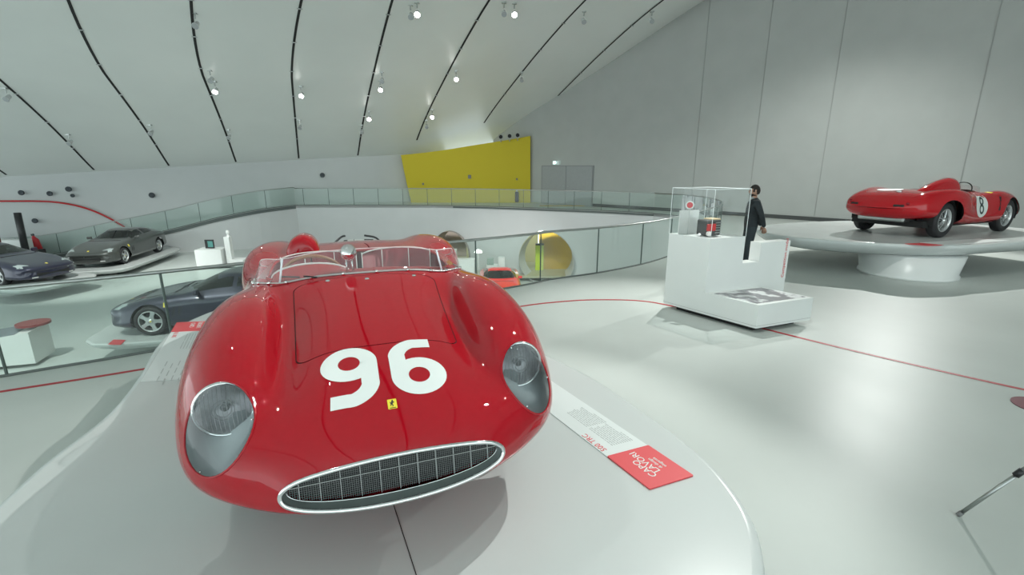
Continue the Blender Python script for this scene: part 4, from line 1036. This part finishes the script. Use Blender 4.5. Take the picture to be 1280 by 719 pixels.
    for dy in (-.33, .33): 
        pts = project(bv, [V((x*sx*.1, Y(1.40), 0)) for x in range(-6, 7)], (0, 0, -1), .006)
    tube(b, pts, .008, 5); obj('wiper', b, BLACK, rt)
    return rt, bv, Y
def low_platform(label, cx, cy, ang, a, b_, ztop, zfloor):
    pts = [V((x, y, 0)) for x, y in rrect(-a, -b_, a, b_, min(a, b_)*.55, 3)]
    R = Matrix.Rotation(ang, 3, 'Z'); out = [tuple((R @ p+V((cx, cy, 0)))[:2]) for p in pts[::1]]
    P = [V((*p, 0)) for p in out]; t = thing('display_platform', label, 'platform', (cx, cy, zfloor))
    c = V((cx, cy, 0)); bm = bmesh.new(); h = ztop-zfloor
    rings = [[bm.verts.new((q.x, q.y, z_)) for q in [(p-c)*(1-d/(p-c).length) for p in P]] for d, z_ in ((0.03, h), (0, h-.03), (.02, h-.08), (.18, h-.17), (.6, h-.22))]
    bm.faces.new(rings[0]); bm.faces.new(rings[-1][::-1]); n = len(P)
    for A_, B_ in zip(rings, rings[1:]):
        for i in range(n): bm.faces.new((A_[i], A_[(i+1) % n], B_[(i+1) % n], B_[i]))
    obj('deck', bm, PLAT, t)
    bm = bmesh.new(); lathe(bm, [(min(a, b_)*.55, 0), (min(a, b_)*.55, h-.2)], 32); obj('pedestal', bm, WHITE, t, True)
    return t
# navy coupe just beyond the balustrade, seen from its left side
wf = atz(194, 418, -1.6)
def place_by_wheel(wg, ang, xw, fo):
    """root location so that the front wheel at local (xw, fo) touches ground at wg"""
    return wg-Matrix.Rotation(ang, 3, 'Z') @ V((xw, fo, 0))
a1 = radians(-77)
loc = place_by_wheel(wf, a1, .84, .95)
coupe('sports_coupe', 'dark navy coupe seen side on beyond the glass, left of the red car', (loc.x, loc.y, -1.6), a1, 4.55, 1.93, 1.28, .95, 2.5, NAVY, .335)
ctr = loc+Matrix.Rotation(a1, 3, 'Z') @ V((0, 2.1, 0))
lp = low_platform('white platform under the navy coupe beyond the balustrade', ctr.x, ctr.y, a1, 1.32, 2.55, -1.6, -2.2)
q = [atz(x, y, -1.6) for x, y in ((135, 431), (151, 431.5), (157, 425.5), (142, 425))]; bm = bmesh.new(); prism(bm, [(p.x, p.y) for p in q], -1.598, -1.59); tag(obj('floor_label', bm, LABELR), 'red label on the near edge of the navy coupe platform', 'label')
# grey four seater
wf = atz(155, 329.5, -1.85)
a2 = radians(12)
loc = place_by_wheel(wf, a2, .80, .90); 
coupe('sports_coupe', 'titanium grey four seat coupe on a low platform at the far left', (loc.x, loc.y, -1.85), a2, 4.70, 1.88, 1.30, .90, 2.85, TITAN, .34, tail='wagon')
ctr = loc+Matrix.Rotation(a2, 3, 'Z') @ V((0, 2.3, 0)); low_platform('white platform under the titanium grey coupe', ctr.x, ctr.y, a2, 1.45, 2.9, -1.85, -2.2)
# dark blue coupe cut by the left edge
wf = atz(5, 357, -1.7); a3 = radians(78)
loc = place_by_wheel(wf, a3, -.82, 1.05)
coupe('sports_coupe', 'dark blue coupe cut off by the left edge of the photo', (loc.x, loc.y, -1.7), a3, 4.70, 1.90, 1.20, 1.05, 2.6, NAVY, .32)
ctr = loc+Matrix.Rotation(a3, 3, 'Z') @ V((0, 2.0, 0)); low_platform('white platform under the dark blue coupe at the left edge', ctr.x, ctr.y, a3, 1.3, 2.5, -1.7, -2.2)
# bright red coupe on the lower floor by the yellow opening, facing us
c0 = atz(627, 352, -3.1)
coupe('sports_coupe', 'bright red low coupe facing us beyond the balustrade near the yellow opening', (-.45, 19.2, -3.72), radians(3), 4.5, 1.93, 1.20, .95, 2.65, mat('signal_red', (.75, .02, .02), .3, coat=1), .33)
low_platform('low white platform under the bright red coupe', -.5, 21.0, radians(3), 1.5, 2.4, -3.72, -3.9)
# silver open car, only its windscreen shows above the number 96 car
sp, _, _ = coupe('open_sports_car', 'silver open car whose black windscreen frame shows above the red car', (-5.2, 14.8, -1.62), radians(8), 4.5, 1.9, 1.15, .95, 2.55, SILVERP, .33, open_top=True)
q = sp.matrix_world if False else None
b = bmesh.new(); tube(b, catmull([(-.95, 1.45, .98), (-.62, 1.95, 1.30), (-.45, 2.0, 1.36)], 5), .035, 6); tube(b, catmull([(.95, 1.45, .98), (.62, 1.95, 1.26), (.2, 2.0, 1.36)], 5), .035, 6); obj('windscreen_frame', b, SATIN, sp, True)
b = bmesh.new(); strip3(b, catmull([(-.6, 1.62, .96), (0, 1.5, 1.0), (.6, 1.62, .96)], 5), catmull([(-.5, 2.0, 1.22), (0, 1.95, 1.24), (.5, 2.0, 1.22)], 5)); obj('windscreen', b, GLASSS, sp, True)
low_platform('white platform under the silver open car', -5.5, 16.9, radians(8), 1.5, 2.6, -1.62, low_z(-5.5))

# ------------------------------------------------------------------ lower hall furniture
def plinth(label, items, group=None, loc=None, rz=0, name='display_plinth'):
    t = thing(name, label, 'plinth', loc, rz, group)
    for (nm, c_, s_, m_) in items: obj(nm, newbox(c_, s_, bev=.006 if min(s_) > .03 else 0), m_, t)
    return t
p = atz(268, 334, -2.2)
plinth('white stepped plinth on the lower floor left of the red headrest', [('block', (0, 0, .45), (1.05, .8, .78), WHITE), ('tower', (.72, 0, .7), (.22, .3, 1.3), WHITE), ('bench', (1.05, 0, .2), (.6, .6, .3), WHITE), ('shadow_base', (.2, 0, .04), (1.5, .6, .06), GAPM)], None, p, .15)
o = thing('picture_frame', 'small dark framed picture standing on the white stepped plinth', 'picture', p+V((-.05, 0, .845))); obj('frame', newbox((0, 0, .19), (.38, .05, .38)), SATIN, o); obj('print', newbox((.05, -.03, .19), (.22, .01, .26)), mat('teal_print', (.08, .25, .23), .4), o)
bm = bmesh.new(); lathe(bm, [(.08, 0), (.06, .04), (.03, .06), (.07, .14), (.08, .2), (.04, .27), (0.0, .28)], 14, caps=False); o = obj('model_bust', bm, WHITE, smooth=True); o.location = p+V((.75, 0.1, 1.35)); tag(o, 'small white bust on the tall part of the stepped plinth', 'bust')
p = atz(590, 346, -3.75); p = V((p.x, 24.6, -3.9))
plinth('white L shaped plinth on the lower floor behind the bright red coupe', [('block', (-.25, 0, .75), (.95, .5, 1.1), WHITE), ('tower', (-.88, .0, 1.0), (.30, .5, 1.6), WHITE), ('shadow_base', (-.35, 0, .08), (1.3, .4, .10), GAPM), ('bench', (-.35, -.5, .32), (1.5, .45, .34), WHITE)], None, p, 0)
o = thing('stand_lamp', 'white lamp shade glowing on a thin stand right of the L shaped plinth', 'lamp', p+V((.42, .1, 0))); bm = bmesh.new(); lathe(bm, [(.02, 0), (.02, 1.65)], 8); obj('stand', bm, WHITE, o)
bm = bmesh.new(); lathe(bm, [(.22, 1.62), (.18, 1.72), (.05, 1.78)], 18); obj('shade', bm, mat('shade_glow', (1, .98, .95), .5, emit=2), o, True)
o = thing('display_case', 'small glass case on a white block right of the L shaped plinth', 'display case', p+V((1.15, .2, .0))); obj('block', newbox((0, 0, .5), (.6, .5, .9)), WHITE, o); obj('glass_box', newbox((-.1, 0, 1.12), (.35, .4, .32)), GLASSG, o); obj('side_block', newbox((.5, 0, .7), (.34, .4, 1.3)), WHITE, o)
# slanted display at far left beyond the glass
p0 = atz(20, 460, -2.2); p0 = V((-11.2, 9.9, -2.2))
t = thing('display_plinth', 'white plinth with slanted dark graphic top beyond the glass at lower left', 'plinth', p0, radians(18))
b = bmesh.new(); vs_ = [b.verts.new(q) for q in ((-.9, -.35, .08), (.55, -.35, .08), (.55, .4, .08), (-.9, .4, .08), (-.9, -.35, .62), (.55, -.35, .80), (.55, .4, .84), (-.9, .4, .66))]
for f_ in ((0, 1, 2, 3), (4, 5, 6, 7), (0, 1, 5, 4), (1, 2, 6, 5), (2, 3, 7, 6), (3, 0, 4, 7)): b.faces.new([vs_[i] for i in f_])
obj('block', b, WHITE, t)
b = bmesh.new(); vs_ = [b.verts.new(q) for q in ((-.88, -.33, .632), (.3, -.33, .772), (.3, .38, .812), (-.88, .38, .672))]; b.faces.new(vs_); obj('graphic_top', b, mat('slate_print', (.16, .18, .20), .5, noise=.4, scale=4), t)
b = bmesh.new(); lathe(b, [(0, 0), (.30, 0), (.30, .05), (0, .05)], 28, caps=False); o = obj('sign_disc', b, mat('dark_red_disc', (.22, .03, .03), .4)); o.location = p0+V((.42, .2, .87)); tag(o, 'dark red round disc lying on the slanted plinth top at lower left', 'sign')
# items at the far left
b = bmesh.new(); tube(b, [bwp(21.5, 266, 28.2), bwp(33.5, 320, 28.2)], .13, 8); tag(obj('black_pole', b, SATIN, smooth=True), 'leaning black pole in front of the far left wall', 'pole')
q = bwp(41, 326, 28.9); o = obj('floor_box', newbox((0, 0, .3), (1.0, .5, .6), bev=.03), SATIN); o.location = (q.x, q.y, -2.2); tag(o, 'low black box at the foot of the leaning black pole', 'box')
q = bwp(51, 315, 29.2); o = thing('fire_extinguisher', 'red fire extinguisher leaning by the ramp at the far left', 'extinguisher', (q.x, q.y, -1.9)); o.rotation_euler = (0, -.2, 0)
b = bmesh.new(); lathe(b, [(.14, 0), (.14, .7), (.06, .85), (.04, .9)], 14); obj('cylinder', b, mat('extinguisher_red', (.5, .02, .03), .4), o, True); obj('valve', newbox((0, 0, .95), (.12, .05, .1)), SATIN, o)
q = bwp(12, 318, 29.0); o = obj('display_plinth', newbox((0, 0, .55), (1.9, .5, 1.1)), WHITE); o.location = (q.x, q.y, -2.2); tag(o, 'pale block by the far left wall behind the dark blue coupe', 'plinth')
q = bwp(-2, 318, 27.5); o = thing('display_object', 'upright dark red and black display object at the left photo edge behind the dark blue coupe', 'chair', (q.x, q.y, -2.2)); obj('upper_block', newbox((0, 0, 1.1), (.45, .15, 1.1), bev=.05), mat('dark_red_matt', (.12, .01, .02), .7), o); obj('base', newbox((0, 0, .3), (.4, .4, .6)), SATIN, o)  # simple stand-in for an unidentified red and black object

# ------------------------------------------------------------------ the display case unit on the upper floor
A0 = V((3.16, 5.80, 0)); EU = V((.93, .37, 0)); EW = V((-.57, .82, 0))
def uv(u, v, z): return EU*u+EW*v+V((0, 0, z))
def slab(bm, u0, u1, v0, v1, z0, z1):
    P = [uv(u, v, z) for z in (z0, z1) for (u, v) in ((u0, v0), (u1, v0), (u1, v1), (u0, v1))]; vs = [bm.verts.new(p) for p in P]
    for f_ in ((0, 1, 2, 3), (4, 5, 6, 7), (0, 1, 5, 4), (1, 2, 6, 5), (2, 3, 7, 6), (3, 0, 4, 7)): bm.faces.new([vs[i] for i in f_])
def slab_obj(nm, m, parent, *a):
    b = bmesh.new(); slab(b, *a); return obj(nm, b, m, parent)
dc = thing('display_counter', 'white stepped display counter with glass vitrine in the middle of the floor', 'display counter', A0)
slab_obj('bench', WHITE, dc, 0, 1.0, 0, .77, .07, .385); slab_obj('tall_block', WHITE, dc, 0, .64, .77, 1.45, .07, 1.15)
slab_obj('low_block', WHITE, dc, .64, .96, .77, .95, .07, .76); slab_obj('end_block', WHITE, dc, .96, 1.55, .77, .93, .07, 1.04)
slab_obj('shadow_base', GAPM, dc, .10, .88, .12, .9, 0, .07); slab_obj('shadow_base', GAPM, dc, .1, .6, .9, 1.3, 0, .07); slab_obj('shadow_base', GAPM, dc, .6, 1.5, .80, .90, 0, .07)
slab_obj('plinth_joint', mat('joint_grey', (.4, .41, .4), .6), dc, -.002, 1.002, -.002, 1.451, .10, .104)
gm = mat('photo_print', (.33, .33, .34), .5)
def print_mat():
    m, nt, b = nodes_of('photo_print_mix'); tc = nt.nodes.new('ShaderNodeTexCoord'); n = nt.nodes.new('ShaderNodeTexNoise'); n.inputs['Scale'].default_value = 5
    n.inputs['Detail'].default_value = 3; r = nt.nodes.new('ShaderNodeValToRGB'); r.color_ramp.elements[0].position = .45; r.color_ramp.elements[0].color = (.17, .165, .175, 1); r.color_ramp.elements[1].position = .56; r.color_ramp.elements[1].color = (.62, .63, .63, 1)
    e = r.color_ramp.elements.new(.5); e.color = (.27, .26, .28, 1)
    nt.links.new(tc.outputs['Object'], n.inputs[0]); nt.links.new(n.outputs[0], r.inputs[0]); nt.links.new(r.outputs[0], b.inputs[0]); b.inputs['Roughness'].default_value = .35; return m
slab_obj('photo_print', print_mat(), dc, .06, .95, .07, .68, .385, .388)
fr_ = Matrix((V((0, 0, 1)), -V((EU.x, EU.y, 0)).normalized(), -V((EW.x, EW.y, 0)).normalized())).transposed().to_4x4()
nrm = -EW.normalized(); nrm = V((.37, -.93, 0)).normalized(); X_ = V((0, 0, 1)); Y_ = X_.cross(nrm)*-1; Y_ = nrm.cross(X_)
lettering('Competition model', .075, LABELR, dc, Matrix.Translation(uv(1.50, .766, .48)) @ Matrix((X_, Y_, nrm)).transposed().to_4x4())
vt = thing('glass_vitrine', 'clear glass vitrine standing on the tall block of the display counter', 'vitrine', A0+V((0, 0, 1.151)))
for (u0, u1, v0, v1) in ((.0, .64, .77, .77), (.0, .64, 1.45, 1.45), (.0, .0, .77, 1.45), (.64, .64, .77, 1.45)):
    b = bmesh.new(); b.faces.new([b.verts.new(q) for q in (uv(u0, v0, 0), uv(u1, v1, 0), uv(u1, v1, .66), uv(u0, v0, .66))]); obj('glass_pane', b, GLASSC, vt)
b = bmesh.new(); b.faces.new([b.verts.new(uv(u, v, .66)) for u, v in ((0, .77), (.64, .77), (.64, 1.45), (0, 1.45))]); obj('glass_top', b, GLASSC, vt)
b = bmesh.new()
for (u, v) in ((0, .77), (.64, .77), (.64, 1.45), (0, 1.45)): tube(b, [uv(u, v, 0), uv(u, v, .66)], .004, 5)
tube(b, [uv(u, v, .66) for u, v in ((0, .77), (.64, .77), (.64, 1.45), (0, 1.45))], .005, 5, True); obj('glass_edge', b, mat('edge_bright', (.8, .85, .85), .2), vt)
def incase(u, v, z=0): return A0+uv(u, v, 1.152+z)
o = thing('engine_model', 'small dark engine block model with red side inside the vitrine', 'model', incase(.25, 1.03), radians(22))
obj('block', newbox((0, 0, .12), (.26, .2, .22), bev=.02), mat('engine_dark', (.06, .06, .06), .5), o); obj('red_cover', newbox((-.06, -.11, .13), (.15, .03, .10), bev=.01), mat('cover_red', (.5, .02, .02), .4), o)
obj('cream_top', newbox((.05, 0, .235), (.16, .16, .02), bev=.005), mat('cream_top', (.65, .5, .3), .5), o); b = bmesh.new(); lathe(b, [(.035, 0), (.035, .03), (0, .03)], 18, Matrix.Translation((-.1, -.10, .045)) @ frame((0, -1, 0)).to_4x4(), False); obj('pulley', b, PIPING, o)
b = bmesh.new()
for k in range(5): box(b, (.07, -.104, .05+k*.035), (.1, .012, .012))
obj('cooling_fins', b, STEEL, o)
o = thing('display_board', 'white folded board with a red and white disc inside the vitrine', 'board', incase(.2, 1.32)); obj('board', newbox((0, 0, .17), (.34, .02, .34), Matrix.Rotation(.35, 3, 'Z')), WHITE, o)
o = thing('badge_disc', 'red and white round badge standing on the white board in the vitrine', 'badge', incase(.13, 1.26, .42)); M = frame((-.35, -1, 0)).to_4x4()
b = bmesh.new(); lathe(b, [(0, 0), (.06, 0), (.06, .01), (0, .01)], 24, M, False); obj('rim_disc', b, WHITEP, o); b = bmesh.new(); lathe(b, [(0, .011), (.042, .011), (.04, .014), (0, .014)], 24, M, False); obj('red_centre', b, LABELR, o)
b = bmesh.new(); tube(b, [V((0, 0, -.42)), V((0, 0, -.06))], .003, 5); obj('stem', b, STEEL, o)
b = bmesh.new(); bmesh.ops.create_icosphere(b, subdivisions=2, radius=.022); o = obj('ball_ornament', b, mat('white_ball', (.9, .9, .9), .3), smooth=True); o.location = incase(.06, 1.0, .025); tag(o, 'tiny white ball on the left inside the vitrine', 'ornament')

# ------------------------------------------------------------------ the visitor
def skin_body(name, joints, edges, m, parent, sub=2):
    """joints: name -> (point, radius)"""
    me = bpy.data.meshes.new(name); keys = list(joints); idx = {k: i for i, k in enumerate(keys)}
    me.from_pydata([joints[k][0] for k in keys], [(idx[a], idx[b]) for a, b in edges], [])
    o = bpy.data.objects.new(name, me); COL.objects.link(o)
    o.modifiers.new('skin', 'SKIN'); sd = o.modifiers.new('sub', 'SUBSURF'); sd.levels = sd.render_levels = sub
    for i, k in enumerate(keys):
        r_ = joints[k][1]; me.skin_vertices[0].data[i].radius = (r_, r_) if not isinstance(r_, tuple) else r_
    me.skin_vertices[0].data[0].use_root = True
    bpy.context.view_layer.update()
    nm = bpy.data.meshes.new_from_object(o.evaluated_get(bpy.context.evaluated_depsgraph_get())); bpy.data.objects.remove(o, do_unlink=True)
    return link(name, nm, m, parent, smooth=True)
# faces local -y; hands held together behind the back
pp = V((4.80, 9.5, 0)); pr = thing('person', 'standing man in dark jacket and dark trousers with hands behind his back', 'person', pp, radians(-103))
J = {'pelvis': ((0, 0, .98), .15), 'belly': ((0, 0, 1.12), .14), 'chest': ((0, .02, 1.30), .16), 'neckb': ((0, .02, 1.46), .09), 'neck': ((0, .01, 1.53), .058),
     'shL': ((.19, .02, 1.42), .075), 'elL': ((.26, .12, 1.15), .055), 'wrL': ((.10, .22, .95), .040), 'shR': ((-.19, .02, 1.42), .075), 'elR': ((-.26, .12, 1.15), .055), 'wrR': ((-.10, .22, .95), .040),
     'hipL': ((.09, 0, .92), .105), 'knL': ((.10, -.02, .50), .068), 'anL': ((.11, .02, .10), .045), 'hipR': ((-.09, 0, .92), .105), 'knR': ((-.10, -.05, .50), .068), 'anR': ((-.11, -.02, .10), .045)}
E_ = [('pelvis', 'belly'), ('belly', 'chest'), ('chest', 'neckb'), ('neckb', 'neck'), ('chest', 'shL'), ('shL', 'elL'), ('elL', 'wrL'), ('chest', 'shR'), ('shR', 'elR'), ('elR', 'wrR'), ('pelvis', 'hipL'), ('hipL', 'knL'), ('knL', 'anL'), ('pelvis', 'hipR'), ('hipR', 'knR'), ('knR', 'anR')]
bodyp = skin_body('body', J, E_, [JACKET, JEANS], pr)
for p_ in bodyp.data.polygons: p_.material_index = 1 if p_.center.z < .95 and p_.center.y < .15 else 0
# head with face
hm = bmesh.new(); bmesh.ops.create_uvsphere(hm, u_segments=24, v_segments=18, radius=1)
for v in hm.verts:
    x, y, z = v.co; jaw = 1-.28*max(-z, 0); fx = .074*x*jaw; fy = .094*y*(1-.12*max(-z, 0)); fz = .118*z
    if y < -.75 and abs(x) < .22 and -.35 < z < .15: fy -= .022*(1-abs(x)/.22)*(1-abs(z+.15)/.3)
    if y < -.6 and abs(z-.12) < .12 and .2 < abs(x) < .55: fy += .006
    v.co = (fx, fy, fz)
head = obj('head', hm, SKIN, pr, True); head.location = (0, -.01, 1.645)
hb = bmesh.new(); bmesh.ops.create_uvsphere(hb, u_segments=24, v_segments=18, radius=1)
for v in hb.verts: v.co = (v.co.x*.080, v.co.y*.100+.006, v.co.z*.124+.004)
bmesh.ops.delete(hb, geom=[f for f in hb.faces if (f.calc_center_median().z < -.01 and f.calc_center_median().y < .03) or (f.calc_center_median().y < -.05 and f.calc_center_median().z < .055) or f.calc_center_median().z < -.06], context='FACES')
obj('hair', hb, HAIR, head, True)
bd = bmesh.new(); bmesh.ops.create_uvsphere(bd, u_segments=20, v_segments=14, radius=1)
for v in bd.verts: v.co = (v.co.x*.068*(1-.2*max(-v.co.z, 0)), v.co.y*.092-.002, v.co.z*.118-.004)
bmesh.ops.delete(bd, geom=[f for f in bd.faces if f.calc_center_median().z > -.045 or f.calc_center_median().y > .02], context='FACES')
obj('beard', bd, HAIR, head, True)
for s in (1, -1):
    b = bmesh.new(); bmesh.ops.create_icosphere(b, subdivisions=1, radius=.010, matrix=Matrix.Translation((s*.03, -.083, .012))); obj('eye', b, HAIR, head)
    b = bmesh.new(); box(b, (s*.076, .005, 0), (.012, .03, .055), bev=.005); obj('ear', b, SKIN, head)
b = bmesh.new(); tube(b, [V((0, .01, -.09)), V((0, .015, -.19))], .052, 12); obj('neck', b, SKIN, head, True)
b = bmesh.new(); tube(b, catmull([(-.06, -.03, 1.52), (0, -.075, 1.49), (.06, -.03, 1.52)], 4), .018, 6); tube(b, [V((0, -.07, 1.50)), V((0, -.135, 1.38))], .012, 6); obj('shirt_collar', b, mat('pale_shirt', (.4, .42, .42), .8), pr)
def hand(side):
    j = {'w': ((.0, 0, 0), .024), 'p': ((-.02*side, .01, -.045), .030), 'q': ((-.03*side, .015, -.08), .026)}; e = [('w', 'p'), ('p', 'q')]
    for i in range(4):
        o_ = (i-1.5)*.017; L_ = (.065, .075, .072, .056)[i]
        j['a%d' % i] = ((-.035*side, .015+o_, -.09), .0095); j['b%d' % i] = ((-.055*side, .012+o_, -.09-L_*.45), .009); j['c%d' % i] = ((-.08*side, .0+o_, -.09-L_*.6), .008); e += [('q', 'a%d' % i), ('a%d' % i, 'b%d' % i), ('b%d' % i, 'c%d' % i)]
    j['t0'] = ((-.01*side, -.025, -.05), .011); j['t1'] = ((-.03*side, -.04, -.085), .009); e += [('p', 't0'), ('t0', 't1')]
    return j, e
for s in (1, -1):
    j, e = hand(s); hnd = skin_body('hand', j, e, SKIN, pr, 1); hnd.location = (.10*s, .225, .945); hnd.rotation_euler = (.2, 0, 0)
for s in (1, -1):
    b = bmesh.new(); box(b, (.11*s, -.06-(.04 if s < 0 else 0), .04), (.095, .27, .08), bev=.03); obj('shoe', b, SATIN, pr, True)

# ------------------------------------------------------------------ ceiling spotlights
def spotlight(px, py, label, lit=True, aim=(0, -.25, -1), drop=.34, sc=1):
    p = ceil_hit(px, py-2)
    t = thing('spotlight', label, 'spotlight', p, 0, 'spotlights hung on the ceiling slots')
    b = bmesh.new(); tube(b, [V((0, 0, .02)), V((0, 0, -drop*.5))], .022, 6); box(b, (0, 0, -.01), (.16, .12, .05)); obj('bracket', b, STEEL, t)
    M = Matrix.Translation((0, 0, -drop)) @ frame(aim).to_4x4()
    b = bmesh.new(); lathe(b, [(.05*sc, -.16), (.07*sc, -.12), (.075*sc, .02), (.10*sc, .08), (.10*sc, .10)], 16, M); obj('housing', b, mat('lamp_white', (.6, .62, .62), .4), t, True)
    b = bmesh.new(); lathe(b, [(0, .104), (.092*sc, .104), (.09*sc, .102)], 18, M, False); obj('lens', b, GLOW if lit else mat('lens_off', (.35, .37, .37), .2), t)
    return t
back = (.1, -1, -.75)
for px, py, lb, lit in ((268, 104, 'lit spotlight on the third slot from left', 1), (376, 110, 'lit spotlight on the nearly straight slot in the left half', 1), (475, 103, 'lit spotlight on the slot left of the yellow wall, upper of its two', 1), (461, 141, 'lit spotlight on the slot left of the yellow wall, lower of its two', 1),
        (570, 90, 'lit spotlight on the slot ending at the yellow wall corner, upper of its two', 1), (540, 139, 'lit spotlight on the slot ending at the yellow wall corner, lower of its two', 1), (630, 5, 'unlit spotlight at the top of the picture right of centre', 0), (643, 6, 'lit spotlight at the very top right of centre', 1), (521, 5, 'lit spotlight at the very top beside the middle slot', 1), (513, 8, 'unlit spotlight at the very top beside the lit one', 0),
        (243, 18, 'unlit spotlight high on the third slot from left', 0), (262, 90, 'unlit spotlight just above the lit one on the third slot', 0), (652, 92, 'small dim spotlight on the slot above the yellow wall', 0), (730, 16, 'dim spotlight on the slot at upper right of centre', 0), (815, 16, 'unlit spotlight on the rightmost slot', 0), (374, 152, 'unlit spotlight low on the nearly straight slot', 0), (452, 158, 'unlit spotlight low on the slot left of the yellow wall', 0),
        (533, 152, 'unlit spotlight beneath the two lit ones by the yellow corner', 0), (6, 112, 'unlit spotlight near the left photo edge', 0), (85, 170, 'unlit spotlight low on the left slot', 0), (187, 158, 'unlit spotlight low on the second full slot', 0), (285, 164, 'unlit spotlight low on the third slot', 0), (477, 92, 'unlit spotlight above the two lit ones on the slot left of yellow', 0)):
    spotlight(px, py, lb, bool(lit), back)
for i, (px, py, lb) in enumerate(((626, 171, 'leftmost of three dark spotlights above the yellow wall'), (637, 170, 'middle of three dark spotlights above the yellow wall'), (647, 169, 'rightmost of three dark spotlights above the yellow wall'))):
    p = aty(px, py, 28.9); t = thing('spotlight', lb, 'spotlight', p, 0, 'spotlights above the yellow wall'); M = frame((0, -1, -.1)).to_4x4()
    b = bmesh.new(); lathe(b, [(.10, -.1), (.16, .0), (.17, .1), (.14, .1)], 16, M); obj('housing', b, mat('lamp_grey', (.35, .36, .33), .5), t, True); b = bmesh.new(); lathe(b, [(0, .103), (.11, .103), (.1, .102)], 16, M, False); obj('lens', b, DARK, t)
    b = bmesh.new(); tube(b, [V((0, .0, 0)), V((0, .1, -.3))], .03, 6); obj('bracket', b, STEEL, t)

# ------------------------------------------------------------------ tripod leg in the right corner
f0 = atz(1199, 643, .012); k = aty(1273, 592, f0.y-.10); ax = (k-f0).normalized(); apex = f0+ax*1.5
tr = thing('tripod', 'grey metal tripod leg with black clamp at the lower right corner', 'tripod', (f0.x, f0.y, 0)); o0 = V((f0.x, f0.y, 0))
b = bmesh.new(); tube(b, [f0-o0, k-o0], .011, 12); leg = obj('leg', b, STEEL, tr, True)
b = bmesh.new(); tube(b, [f0-o0-ax*.01, f0-o0+ax*.02], .014, 12); obj('foot', b, mat('foot_grey', (.2, .2, .2), .6), leg, True)
b = bmesh.new(); tube(b, [k-o0-ax*.02, k-o0+ax*.03], .018, 12); obj('clamp', b, SATIN, leg, True)
b = bmesh.new(); tube(b, [k-o0+ax*.03, apex-o0], .014, 12); obj('upper_leg', b, mat('leg_light', (.6, .6, .6), .3, .6), tr, True)
hz = apex.z; cx_, cy_ = apex.x, apex.y
for dx, dy in ((.5, .75), (.6, -.6)):
    b = bmesh.new(); tube(b, [V((cx_+dx, cy_+dy, .0))-o0, apex-o0], .013, 10); obj('leg', b, STEEL, tr, True)
b = bmesh.new(); tube(b, [apex-o0-V((0, 0, .1)), apex-o0+V((0, 0, .25))], .03, 12); obj('centre_column', b, SATIN, tr, True)
